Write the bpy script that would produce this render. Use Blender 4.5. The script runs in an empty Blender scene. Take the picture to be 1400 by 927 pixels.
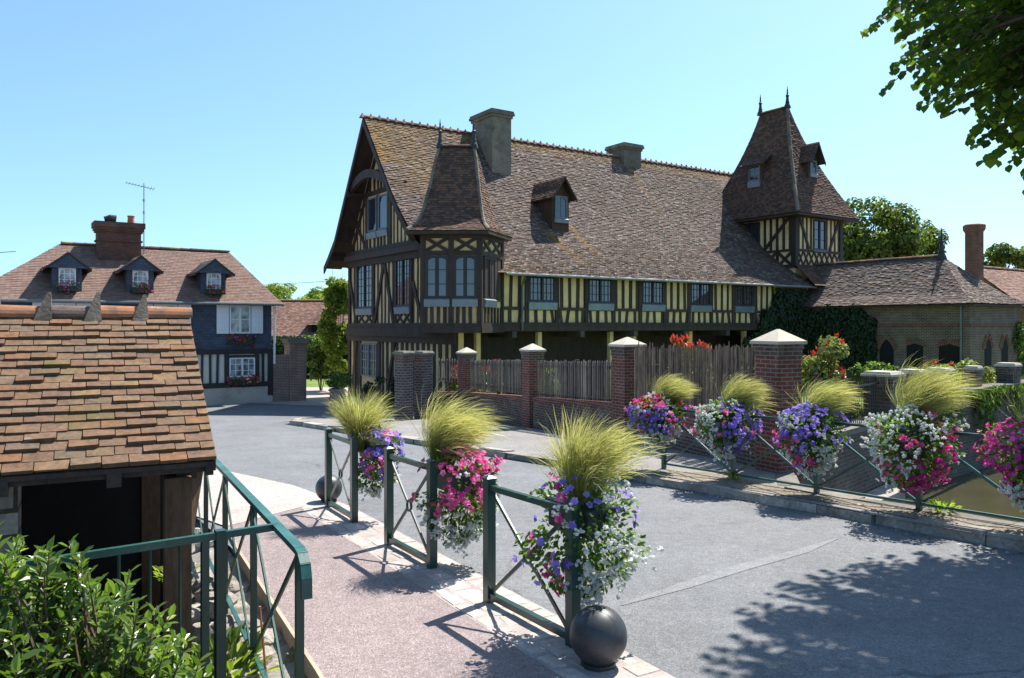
import bpy, math, random
import numpy as np
from mathutils import Vector as V, Matrix
R = random.Random(7)
sc = bpy.context.scene
C = sc.collection
rad = math.radians
# ---------------------------------------------------------------- camera, sky, sun, exposure
F = 1080.0; HOR = 445.0                       # focal length in photo pixels and the row of the horizon
cam = bpy.data.cameras.new('camera'); camo = bpy.data.objects.new('camera', cam); C.objects.link(camo)
cam.sensor_width = 36; cam.lens = 36*F/1400; cam.shift_y = (HOR-463.5)/1400
cam.clip_start = .1; cam.clip_end = 2000
camo.location = (0, 0, 0); camo.rotation_euler = (rad(90), 0, 0)
sc.camera = camo
SUN = V((.62, .75, 1.46)).normalized()
sun_el = math.asin(SUN.z); sun_az = math.atan2(SUN.x, SUN.y)
w = bpy.data.worlds.new('World'); sc.world = w; w.use_nodes = True
nt = w.node_tree; nt.nodes.clear()
sky = nt.nodes.new('ShaderNodeTexSky'); sky.sky_type = 'NISHITA'; sky.sun_disc = False
sky.sun_elevation = sun_el; sky.sun_rotation = sun_az
sky.air_density = 1.0; sky.dust_density = .6; sky.ozone_density = 2.0; sky.altitude = 0
tint = nt.nodes.new('ShaderNodeMix'); tint.data_type = 'RGBA'; tint.blend_type = 'MULTIPLY'
tint.inputs['Factor'].default_value = 1; tint.inputs[7].default_value = (.87, 1.03, 1.03, 1)
bg = nt.nodes.new('ShaderNodeBackground'); bg.inputs['Strength'].default_value = .115
wo = nt.nodes.new('ShaderNodeOutputWorld')
tcw = nt.nodes.new('ShaderNodeTexCoord'); mpw = nt.nodes.new('ShaderNodeMapping'); mpw.inputs['Location'].default_value = (0, 0, .10); mpw.inputs['Scale'].default_value = (1, 1, .9)
nt.links.new(tcw.outputs['Generated'], mpw.inputs[0]); nt.links.new(mpw.outputs[0], sky.inputs[0])      # hides the yellow band right at the horizon
nt.links.new(sky.outputs[0], tint.inputs[6]); nt.links.new(tint.outputs[2], bg.inputs[0]); nt.links.new(bg.outputs[0], wo.inputs[0])
sl = bpy.data.lights.new('sun', 'SUN'); sl.energy = 5.0; sl.angle = rad(.5); sl.color = (1, .95, .87)
so = bpy.data.objects.new('sun', sl); C.objects.link(so); so.location = (20, 24, 40)
so.rotation_euler = (-SUN).to_track_quat('-Z', 'Y').to_euler()
vs = sc.view_settings; vs.view_transform = 'Standard'; vs.look = 'None'; vs.gamma = 1; vs.use_curve_mapping = False
vs.exposure = .98
sc.cycles.max_bounces = 6; sc.cycles.diffuse_bounces = 3; sc.cycles.glossy_bounces = 3; sc.cycles.transparent_max_bounces = 6

# ---------------------------------------------------------------- materials
def _nodes(name):
    m = bpy.data.materials.new(name); m.use_nodes = True
    t = m.node_tree; b = t.nodes['Principled BSDF']
    return m, t, b
def N(t, typ, **kw):
    n = t.nodes.new(typ)
    for k, v in kw.items():
        if hasattr(n, k): setattr(n, k, v)
        else: n.inputs[k].default_value = v
    return n
def ramp(t, stops, interp='LINEAR'):
    n = t.nodes.new('ShaderNodeValToRGB'); cr = n.color_ramp; cr.interpolation = interp
    while len(cr.elements) < len(stops): cr.elements.new(.5)
    for e, (p, c) in zip(cr.elements, stops): e.position = p; e.color = (*c, 1)
    return n
def mixc(t, a, b, fac=.5, mode='MIX'):
    n = t.nodes.new('ShaderNodeMix'); n.data_type = 'RGBA'; n.blend_type = mode
    for sock, v in ((n.inputs[0], fac), (n.inputs[6], a), (n.inputs[7], b)):
        if hasattr(v, 'is_output'): t.links.new(v, sock)
        elif isinstance(v, (int, float)): sock.default_value = v
        else: sock.default_value = (*v, 1)
    return n.outputs[2]
def coords(t): return t.nodes.new('ShaderNodeTexCoord')
def noise(t, scale, detail=4, rough=.6, vec=None, out=0):
    n = N(t, 'ShaderNodeTexNoise'); n.inputs['Scale'].default_value = scale; n.inputs['Detail'].default_value = detail
    n.inputs['Roughness'].default_value = rough
    if vec is None:
        vec = coords(t).outputs['Object']
    t.links.new(vec, n.inputs['Vector'])
    return n.outputs[out]
def bump(t, b, h, strength=.3, dist=.01):
    n = N(t, 'ShaderNodeBump'); n.inputs['Strength'].default_value = strength; n.inputs['Distance'].default_value = dist
    t.links.new(h, n.inputs['Height']); t.links.new(n.outputs[0], b.inputs['Normal'])
def attr(t, name='rnd'):
    a = t.nodes.new('ShaderNodeAttribute'); a.attribute_name = name; return a.outputs['Fac']
def scale(c, s): return tuple(min(1, x*s) for x in c)
def mk(name, col, rough=.75, var=.25, ns=3, fs=40, bs=.25, bd=.006, spec=.4, metal=0, dirt=None, stretch=None):
    """plain surface: a base colour broken by coarse and fine noise, per-piece variation and a little bump"""
    m, t, b = _nodes(name)
    vec = coords(t).outputs['Object']
    if stretch:
        mp = N(t, 'ShaderNodeMapping'); mp.inputs['Scale'].default_value = stretch; t.links.new(vec, mp.inputs[0]); vec = mp.outputs[0]
    n1 = noise(t, ns, 5, .65, vec); n2 = noise(t, fs, 3, .6, vec)
    r = ramp(t, [(.25, scale(col, 1-var)), (.75, scale(col, 1+var))]); t.links.new(n1, r.inputs[0])
    r2 = ramp(t, [(.3, (1-var*.7,)*3), (.7, (1+var*.5,)*3)]); t.links.new(n2, r2.inputs[0])
    c = mixc(t, r.outputs[0], r2.outputs[0], 1, 'MULTIPLY')
    r3 = ramp(t, [(0, (1-var*.8,)*3), (1, (1+var*.6,)*3)]); t.links.new(attr(t), r3.inputs[0])
    c = mixc(t, c, r3.outputs[0], 1, 'MULTIPLY')
    if dirt:
        n3 = noise(t, ns*.7, 6, .7, vec); r4 = ramp(t, [(.5, (0,0,0)), (.68, (1,1,1))]); t.links.new(n3, r4.inputs[0])
        c = mixc(t, c, dirt, r4.outputs[0])
    t.links.new(c, b.inputs['Base Color'])
    b.inputs['Roughness'].default_value = rough; b.inputs['Specular IOR Level'].default_value = spec; b.inputs['Metallic'].default_value = metal
    if bs: bump(t, b, n2, bs, bd)
    return m
def tile_mat(name, pal, lichen=(.36,.2,.05), patch=.35, white=.0, dark=(.05,.045,.04), ps=.9, con=.45):
    """roof tiles: colour per tile from a palette, weathering across tiles, a painted-in lichen attribute"""
    m, t, b = _nodes(name)
    r = ramp(t, [(i/len(pal), c) for i, c in enumerate(pal)], 'CONSTANT'); t.links.new(attr(t), r.inputs[0])
    n1 = noise(t, ps, 6, .7); r1 = ramp(t, [(.42, (0,0,0)), (.7, (1,1,1))]); t.links.new(n1, r1.inputs[0])
    pm = N(t, 'ShaderNodeMath', operation='MULTIPLY'); pm.inputs[1].default_value = patch; t.links.new(r1.outputs[0], pm.inputs[0])
    c = mixc(t, r.outputs[0], dark, pm.outputs[0])
    n2 = noise(t, 22, 5, .7); r2 = ramp(t, [(.25, (1-con,)*3), (.8, (1+con*.67,)*3)]); t.links.new(n2, r2.inputs[0])
    c = mixc(t, c, r2.outputs[0], 1, 'MULTIPLY')
    tn = attr(t, 'tint'); n3 = noise(t, 5, 6, .75); r3 = ramp(t, [(.36, (0,0,0)), (.58, (1,1,1))]); t.links.new(n3, r3.inputs[0])
    tm = N(t, 'ShaderNodeMath', operation='MULTIPLY'); t.links.new(tn, tm.inputs[0]); t.links.new(r3.outputs[0], tm.inputs[1])
    c = mixc(t, c, lichen, tm.outputs[0])
    if white:
        n4 = noise(t, 7, 4, .6); r4 = ramp(t, [(.66, (0,0,0)), (.72, (white,)*3)]); t.links.new(n4, r4.inputs[0])
        c = mixc(t, c, (.45,.43,.4), r4.outputs[0])
    t.links.new(c, b.inputs['Base Color']); b.inputs['Roughness'].default_value = .85; b.inputs['Specular IOR Level'].default_value = .25
    n5 = noise(t, 60, 4, .7); bump(t, b, n5, .4, .006)
    return m
def brick_mat(name, c1, c2, mortar, bw=.22, bh=.068, ms=.009, rough=.85, stain=None, bias=0., mort_bump=.6):
    m, t, b = _nodes(name)
    uv = coords(t).outputs['UV']
    wob = noise(t, 3, 3, .6, uv, 1)
    vm = N(t, 'ShaderNodeVectorMath', operation='MULTIPLY_ADD'); t.links.new(wob, vm.inputs[0]); vm.inputs[1].default_value = (.02,.012,0); t.links.new(uv, vm.inputs[2])
    k = t.nodes.new('ShaderNodeTexBrick'); t.links.new(vm.outputs[0], k.inputs['Vector'])
    k.inputs['Color1'].default_value = (*c1,1); k.inputs['Color2'].default_value = (*c2,1); k.inputs['Mortar'].default_value = (*mortar,1)
    k.inputs['Scale'].default_value = 1; k.inputs['Mortar Size'].default_value = ms; k.inputs['Mortar Smooth'].default_value = .2
    k.inputs['Brick Width'].default_value = bw; k.inputs['Row Height'].default_value = bh; k.inputs['Bias'].default_value = bias
    n1 = noise(t, 1.3, 6, .7, uv); r1 = ramp(t, [(.3, (.6,)*3), (.7, (1.25,)*3)]); t.links.new(n1, r1.inputs[0])
    c = mixc(t, k.outputs[0], r1.outputs[0], 1, 'MULTIPLY')
    n2 = noise(t, 30, 4, .7, uv); r2 = ramp(t, [(.3, (.75,)*3), (.75, (1.2,)*3)]); t.links.new(n2, r2.inputs[0])
    c = mixc(t, c, r2.outputs[0], 1, 'MULTIPLY')
    if stain:
        n3 = noise(t, 2.2, 6, .75, uv); r3 = ramp(t, [(.52, (0,0,0)), (.66, (1,1,1))]); t.links.new(n3, r3.inputs[0])
        c = mixc(t, c, stain, r3.outputs[0])
    t.links.new(c, b.inputs['Base Color']); b.inputs['Roughness'].default_value = rough; b.inputs['Specular IOR Level'].default_value = .25
    inv = N(t, 'ShaderNodeMath', operation='MULTIPLY_ADD'); t.links.new(k.outputs[1], inv.inputs[0]); inv.inputs[1].default_value = -1
    t.links.new(n2, inv.inputs[2]); bump(t, b, inv.outputs[0], mort_bump, .01)
    return m
def leaf_mat(name, stops, trans=.35, rough=.45, spec=.4, tcol=None):
    m, t, b = _nodes(name)
    r = ramp(t, stops); t.links.new(attr(t), r.inputs[0])
    n1 = noise(t, 2.5, 3); r1 = ramp(t, [(.3, (.7,)*3), (.7, (1.25,)*3)]); t.links.new(n1, r1.inputs[0])
    c = mixc(t, r.outputs[0], r1.outputs[0], 1, 'MULTIPLY')
    t.links.new(c, b.inputs['Base Color']); b.inputs['Roughness'].default_value = rough; b.inputs['Specular IOR Level'].default_value = spec
    tr = t.nodes.new('ShaderNodeBsdfTranslucent')
    c2 = mixc(t, c, tcol or (1.35,1.5,.6), 1, 'MULTIPLY'); t.links.new(c2, tr.inputs[0])
    mx = t.nodes.new('ShaderNodeMixShader'); mx.inputs[0].default_value = trans
    t.links.new(b.outputs[0], mx.inputs[1]); t.links.new(tr.outputs[0], mx.inputs[2])
    t.links.new(mx.outputs[0], t.nodes['Material Output'].inputs[0])
    return m
def speckle(name, base, dots, scale1=120, rough=.9, patch=.2, seam=None, bs=.5):
    """asphalt or gravel: fine stones of several shades with worn patches"""
    m, t, b = _nodes(name)
    vec = coords(t).outputs['Object']
    vo = N(t, 'ShaderNodeTexVoronoi'); vo.inputs['Scale'].default_value = scale1; t.links.new(vec, vo.inputs['Vector'])
    r = ramp(t, [(i/len(dots), c) for i, c in enumerate(dots)], 'CONSTANT')
    sx = N(t, 'ShaderNodeSeparateColor'); t.links.new(vo.outputs['Color'], sx.inputs[0]); t.links.new(sx.outputs[0], r.inputs[0])
    n1 = noise(t, .55, 7, .65, vec); r1 = ramp(t, [(.3, (1-patch,)*3), (.7, (1+patch,)*3)]); t.links.new(n1, r1.inputs[0])
    c = mixc(t, r.outputs[0], base, .45)
    c = mixc(t, c, r1.outputs[0], 1, 'MULTIPLY')
    n2 = noise(t, 9, 5, .7, vec); r2 = ramp(t, [(.3, (.84,)*3), (.7, (1.14,)*3)]); t.links.new(n2, r2.inputs[0])
    c = mixc(t, c, r2.outputs[0], 1, 'MULTIPLY')
    n3 = noise(t, 45, 3, .7, vec); r3 = ramp(t, [(.3, (.78,)*3), (.7, (1.2,)*3)]); t.links.new(n3, r3.inputs[0])
    c = mixc(t, c, r3.outputs[0], 1, 'MULTIPLY')
    if seam:                                             # fine cracks that come and go, and dull stains
        wv = noise(t, 1.1, 4, .6, vec, 1); av = N(t, 'ShaderNodeVectorMath', operation='MULTIPLY_ADD'); t.links.new(wv, av.inputs[0]); av.inputs[1].default_value = (1.1, 1.1, 0); t.links.new(vec, av.inputs[2])
        ce = N(t, 'ShaderNodeTexVoronoi', feature='DISTANCE_TO_EDGE'); ce.inputs['Scale'].default_value = .42; t.links.new(av.outputs[0], ce.inputs['Vector'])
        cr = ramp(t, [(.0, (1,)*3), (.008, (0,)*3)]); t.links.new(ce.outputs['Distance'], cr.inputs[0])
        mk_ = ramp(t, [(.47, (0,)*3), (.6, (1,)*3)]); t.links.new(noise(t, .5, 3, .6, vec), mk_.inputs[0])
        mm_ = mixc(t, cr.outputs[0], mk_.outputs[0], 1, 'MULTIPLY'); fm = N(t, 'ShaderNodeMath', operation='MULTIPLY'); t.links.new(mm_, fm.inputs[0]); fm.inputs[1].default_value = .7
        c = mixc(t, c, scale(base, .35), fm.outputs[0])
        st = ramp(t, [(.57, (0,)*3), (.72, (.45,)*3)]); t.links.new(noise(t, 1.7, 6, .7, vec), st.inputs[0]); c = mixc(t, c, scale(base, .55), st.outputs[0])
    t.links.new(c, b.inputs['Base Color']); b.inputs['Roughness'].default_value = rough; b.inputs['Specular IOR Level'].default_value = .25
    bump(t, b, vo.outputs['Distance'], bs, .006)
    return m

M = {}
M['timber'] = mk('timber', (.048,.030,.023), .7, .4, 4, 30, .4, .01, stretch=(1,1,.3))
M['timber_grey'] = mk('timber_grey', (.075,.066,.06), .8, .4, 4, 30, .4, .01)
M['oak'] = mk('oak', (.095,.052,.028), .75, .45, 5, 35, .5, .01, stretch=(1,1,.25))
M['plaster'] = mk('plaster', (.77,.55,.28), .9, .2, 1.2, 25, .4, .01, dirt=(.56,.38,.18))
M['plaster_pale'] = mk('plaster_pale', (.78,.74,.64), .9, .1, 1.5, 40, .2, .006)
M['render_grey'] = mk('render_grey', (.5,.44,.38), .9, .25, 1.2, 30, .3, .01, dirt=(.22,.2,.18))
M['sill'] = mk('sill_zinc', (.22,.26,.31), .45, .2, 3, 20, .1, .004, metal=.3)
M['iron'] = mk('iron', (.03,.03,.032), .5, .3, 6, 40, .1, .003)
M['green'] = mk('green_paint', (.012,.052,.040), .32, .22, 4, 60, .12, .002, spec=.6, dirt=(.02,.06,.05))
M['green_skylit'] = mk('green_paint_skylit', (.016,.085,.066), .38, .3, 5, 60, .2, .003, spec=.6, dirt=(.05,.15,.125))  # lighter copy of the green, sky reflection on the rails put into the colour
M['ball'] = mk('ball_paint', (.042,.046,.052), .45, .25, 4, 50, .15, .003, spec=.5, dirt=(.06,.062,.064))
M['white'] = mk('white_paint', (.78,.79,.82), .5, .06, 3, 30, .05, .002)
M['terracotta'] = mk('terracotta', (.42,.13,.06), .8, .3, 5, 40, .3, .005)
M['stone'] = mk('stone', (.36,.32,.275), .9, .42, 3.5, 25, .9, .02, dirt=(.24,.21,.18))
M['stone_dark'] = mk('stone_dark', (.17,.15,.13), .9, .4, 2.5, 25, .7, .02, dirt=(.08,.09,.05))
M['cap'] = mk('cap_stone', (.52,.455,.365), .9, .15, 3, 25, .4, .01, dirt=(.42,.38,.33))
M['cap_grey'] = mk('cap_stone_grey', (.19,.17,.145), .9, .25, 3, 25, .4, .01, dirt=(.2,.2,.12))
M['cobble'] = mk('cobble', (.43,.36,.32), .85, .28, 3, 30, .5, .01)
M['bankstone'] = mk('bankstone', (.30,.27,.235), .9, .35, 2.2, 25, .8, .02, dirt=(.13,.11,.085))
M['mortar'] = mk('mortar', (.34,.30,.28), .95, .25, 4, 60, .5, .008)
M['paver'] = mk('paver', (.62,.55,.50), .9, .12, 2, 30, .3, .006)
M['chimney_stone'] = mk('chimney_stone', (.19,.16,.12), .9, .35, 2, 20, .5, .015, dirt=(.1,.085,.06))
M['lead'] = mk('lead', (.16,.18,.19), .5, .25, 3, 20, .15, .004, metal=.2)
M['board'] = mk('board', (.42,.32,.23), .8, .25, 3, 40, .3, .006)
M['bark'] = mk('bark', (.10,.075,.055), .9, .4, 6, 30, .8, .02, stretch=(1,1,.25))
M['twig'] = mk('twig', (.13,.09,.055), .9, .3, 6, 30, .3, .01)
M['picket'] = mk('picket', (.2,.16,.13), .85, .5, 3, 30, .4, .006, stretch=(1,1,.2))
M['reed'] = mk('reed', (.26,.19,.14), .9, .6, 4, 30, .4, .006, stretch=(1,1,.2))
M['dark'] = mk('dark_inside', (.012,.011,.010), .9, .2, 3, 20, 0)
M['soil'] = mk('soil', (.10,.075,.055), .95, .4, 4, 30, .8, .03)
M['pot'] = mk('planter_plastic', (.018,.028,.024), .5, .2, 4, 30, .1, .003)
M['cable'] = mk('cable', (.03,.03,.03), .6, .1, 3, 20, 0)
M['alu'] = mk('alu', (.35,.36,.37), .4, .1, 3, 20, 0, metal=.7)
M['winframe'] = mk('window_frame', (.030,.026,.030), .5, .3, 4, 30, .1, .003)
M['bluegrey'] = mk('window_frame_bluegrey', (.16,.19,.24), .5, .2, 4, 30, .1, .003)
mm, t_, b_ = _nodes('glass'); b_.inputs['Base Color'].default_value = (.025,.035,.05,1); b_.inputs['Roughness'].default_value = .04; b_.inputs['IOR'].default_value = 1.85
bump(t_, b_, noise(t_, 1.5, 2), .06, .02); M['glass'] = mm
mm, t_, b_ = _nodes('curtain_glass'); b_.inputs['Roughness'].default_value = .08; b_.inputs['IOR'].default_value = 1.6
r_ = ramp(t_, [(.35, (.08,.1,.12)), (.6, (.45,.47,.47))]); t_.links.new(noise(t_, 3, 2, .5), r_.inputs[0]); t_.links.new(r_.outputs[0], b_.inputs['Base Color']); M['curtain'] = mm
TP = [(.17,.118,.094),(.14,.10,.083),(.19,.135,.11),(.11,.083,.072),(.215,.155,.127),(.155,.107,.085),(.235,.18,.152),(.125,.092,.077),(.18,.118,.088),(.15,.105,.085),(.20,.14,.112),(.145,.10,.08),(.29,.255,.225)]
M['tile_manor'] = tile_mat('tile_manor', TP, (.30,.165,.035), .42, .0)
M['tile_dark'] = tile_mat('tile_dark', [(.135,.075,.052),(.10,.062,.046),(.17,.09,.058),(.085,.056,.044),(.19,.105,.068),(.115,.07,.05),(.22,.11,.065)], (.28,.16,.05), .3, .0)
M['tile_house'] = tile_mat('tile_house', [(.225,.145,.115),(.20,.125,.10),(.25,.165,.135),(.185,.12,.095),(.235,.15,.12)], (.3,.18,.08), .2, .0, (.13,.085,.07))
M['tile_barn'] = tile_mat('tile_barn', [(.26,.135,.095),(.22,.12,.088),(.30,.165,.12),(.19,.105,.08),(.34,.2,.15)], (.3,.18,.08), .2, .2)
M['tile_lavoir'] = tile_mat('tile_lavoir', [(0.187, 0.107, 0.062), (0.176, 0.099, 0.059), (0.198, 0.114, 0.066), (0.166, 0.096, 0.059), (0.193, 0.107, 0.059), (0.181, 0.11, 0.063), (0.217, 0.13, 0.07), (0.174, 0.101, 0.062), (0.19, 0.113, 0.067), (0.212, 0.105, 0.053), (0.15, 0.099, 0.065), (0.185, 0.103, 0.058), (0.195, 0.123, 0.07), (0.224, 0.141, 0.071), (0.166, 0.114, 0.072), (0.185, 0.107, 0.062)], (.105,.09,.03), .5, .2, (.085,.062,.045), 4.5, .5)
M['fin'] = mk('ridge_crest', (.105,.085,.065), .9, .4, 6, 40, .6, .01, dirt=(.2,.17,.13))
M['ridge_lavoir'] = tile_mat('ridge_lavoir', [(.20,.13,.095),(.17,.12,.095),(.25,.145,.10)], (.36,.15,.07), .5, .35)
M['brick_red'] = brick_mat('brick_red', (.20,.062,.042), (.145,.05,.038), (.26,.21,.18), stain=(.13,.055,.045))
M['brick_pier'] = brick_mat('brick_pier', (.21,.068,.046), (.15,.052,.04), (.27,.22,.19))
M['brick_mixed'] = brick_mat('brick_mixed', (.14,.065,.048), (.08,.055,.05), (.22,.2,.17), stain=(.19,.17,.15))
M['brick_dark'] = brick_mat('brick_dark', (.13,.10,.085), (.075,.065,.06), (.16,.145,.125), bh=.075, ms=.012, stain=(.10,.095,.085))
M['brick_gate'] = brick_mat('brick_gate', (.12,.075,.066), (.07,.056,.054), (.2,.19,.185), bh=.085, ms=.016)
M['brick_wing'] = brick_mat('brick_wing', (.185,.10,.07), (.11,.072,.056), (.29,.25,.20), bh=.075, ms=.013)
M['brick_wall'] = brick_mat('brick_wall', (.32,.165,.12), (.23,.125,.095), (.4,.35,.3), stain=(.22,.17,.14))
M['brick_chimney'] = brick_mat('brick_chimney', (.20,.09,.06), (.14,.065,.048), (.13,.09,.07))
M['brick_orange'] = brick_mat('brick_orange', (.28,.115,.07), (.2,.085,.055), (.25,.19,.15), bh=.08)
M['slate'] = brick_mat('slate', (.085,.105,.15), (.062,.08,.118), (.035,.045,.07), bw=.2, bh=.11, ms=.006, rough=.5)
M['rubble'] = brick_mat('rubble', (.36,.33,.29), (.22,.2,.17), (.07,.06,.05), bw=.42, bh=.17, ms=.018, stain=(.16,.15,.12))
M['asphalt'] = speckle('asphalt', (.158,.162,.169), [(.10,.104,.11),(.155,.159,.166),(.20,.204,.211),(.13,.134,.14),(.26,.262,.266)], 130, .85, .16, seam=True)
M['asphalt_seam'] = speckle('asphalt_seam', (.18,.185,.19), [(.17,.175,.18),(.22,.225,.23),(.26,.26,.265)], 130, .85, .12)
M['gravel'] = speckle('gravel', (.245,.195,.19), [(.17,.135,.135),(.25,.2,.195),(.30,.245,.235),(.21,.165,.165),(.40,.345,.33),(.26,.21,.205)], 105, .95, .1, bs=.9)
M['pavement'] = speckle('pavement', (.23,.22,.21), [(.15,.14,.135),(.24,.23,.22),(.32,.3,.28),(.2,.19,.18)], 80, .95, .2, bs=.8)
M['paving_white'] = speckle('paving_white', (.37,.325,.295), [(.31,.27,.25),(.38,.335,.305),(.43,.38,.35)], 40, .95, .15, bs=.3)
M['earth'] = speckle('earth', (.16,.14,.09), [(.12,.1,.06),(.18,.15,.1),(.1,.11,.05)], 30, .95, .3)
M['earth_dry'] = speckle('earth_dry', (.20,.165,.13), [(.13,.105,.08),(.21,.175,.14),(.29,.25,.2),(.16,.13,.1),(.11,.12,.06)], 60, .95, .3, bs=1)
M['lawn'] = speckle('lawn', (.13,.19,.035), [(.09,.15,.025),(.14,.2,.04),(.18,.23,.06),(.11,.17,.03)], 35, .95, .25, bs=.8)
mm, t_, b_ = _nodes('water'); r_ = ramp(t_, [(.35, (.042,.040,.021)), (.7, (.064,.058,.030))]); t_.links.new(noise(t_, .6, 4), r_.inputs[0]); t_.links.new(r_.outputs[0], b_.inputs['Base Color'])
b_.inputs['Roughness'].default_value = .06; b_.inputs['IOR'].default_value = 1.45; bump(t_, b_, noise(t_, 4, 4, .6), .25, .03); M['water'] = mm
G = lambda *a: list(a)
M['laurel'] = leaf_mat('laurel_leaf', G((0,(.036,.08,.017)),(.5,(.095,.165,.03)),(.85,(.18,.26,.048)),(1,(.29,.36,.08))), .36, .33, .45)
M['lime'] = leaf_mat('lime_leaf', G((0,(.035,.074,.013)),(.6,(.068,.125,.02)),(1,(.16,.22,.036))), .58, .5, .3, (1.6,1.7,.5))
M['treeleaf'] = leaf_mat('tree_leaf', G((0,(.055,.09,.02)),(.6,(.115,.16,.036)),(1,(.21,.24,.06))), .42, .55, .25)
M['brightleaf'] = leaf_mat('bright_leaf', G((0,(.12,.18,.03)),(.6,(.22,.29,.05)),(1,(.34,.38,.08))), .5, .55, .25)
M['shrubleaf'] = leaf_mat('shrub_leaf', G((0,(.04,.078,.016)),(.6,(.09,.155,.028)),(1,(.19,.24,.05))), .42, .4, .4)
M['ivyleaf'] = leaf_mat('ivy_leaf', G((0,(.012,.026,.009)),(.7,(.02,.042,.013)),(1,(.035,.065,.018))), .2, .4, .35)
M['hedgeleaf'] = leaf_mat('hedge_leaf', G((0,(.014,.032,.009)),(.7,(.03,.06,.014)),(1,(.06,.1,.02))), .25, .5, .3)
M['redleaf'] = leaf_mat('red_leaf', G((0,(.30,.03,.02)),(.5,(.48,.075,.04)),(1,(.58,.2,.1))), .4, .4, .4, (1.3,1.0,.8))
M['paleleaf'] = leaf_mat('pale_leaf', G((0,(.10,.15,.04)),(.6,(.25,.27,.09)),(1,(.45,.42,.2))), .35, .4, .4)
M['basketleaf'] = leaf_mat('basket_leaf', G((0,(.05,.10,.018)),(.6,(.10,.19,.032)),(1,(.2,.3,.055))), .5, .5, .3)
M['grass'] = leaf_mat('feather_grass', G((0,(.2,.26,.055)),(.35,(.40,.41,.13)),(.7,(.66,.58,.30)),(1,(.88,.8,.56))), .5, .6, .2, (1.1,1.1,.8))
M['purple'] = leaf_mat('purple_petal', G((0,(.22,.14,.62)),(.6,(.34,.24,.80)),(1,(.52,.42,.92))), .5, .6, .2, (1.1,1,1.1))
M['pink'] = leaf_mat('pink_petal', G((0,(.62,.05,.25)),(.6,(.85,.14,.40)),(1,(.92,.34,.58))), .5, .6, .2, (1.1,1,1.1))
M['magenta'] = leaf_mat('magenta_petal', G((0,(.38,.015,.18)),(.6,(.58,.04,.28)),(1,(.72,.12,.40))), .5, .6, .2, (1.1,1,1.1))
M['redpetal'] = leaf_mat('red_petal', G((0,(.55,.02,.03)),(1,(.75,.12,.10))), .35, .6, .2, (1.1,1,1.1))
M['whitepetal'] = leaf_mat('white_petal', G((0,(.74,.76,.70)),(1,(.90,.91,.88))), .5, .7, .2, (1,1,1))

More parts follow.
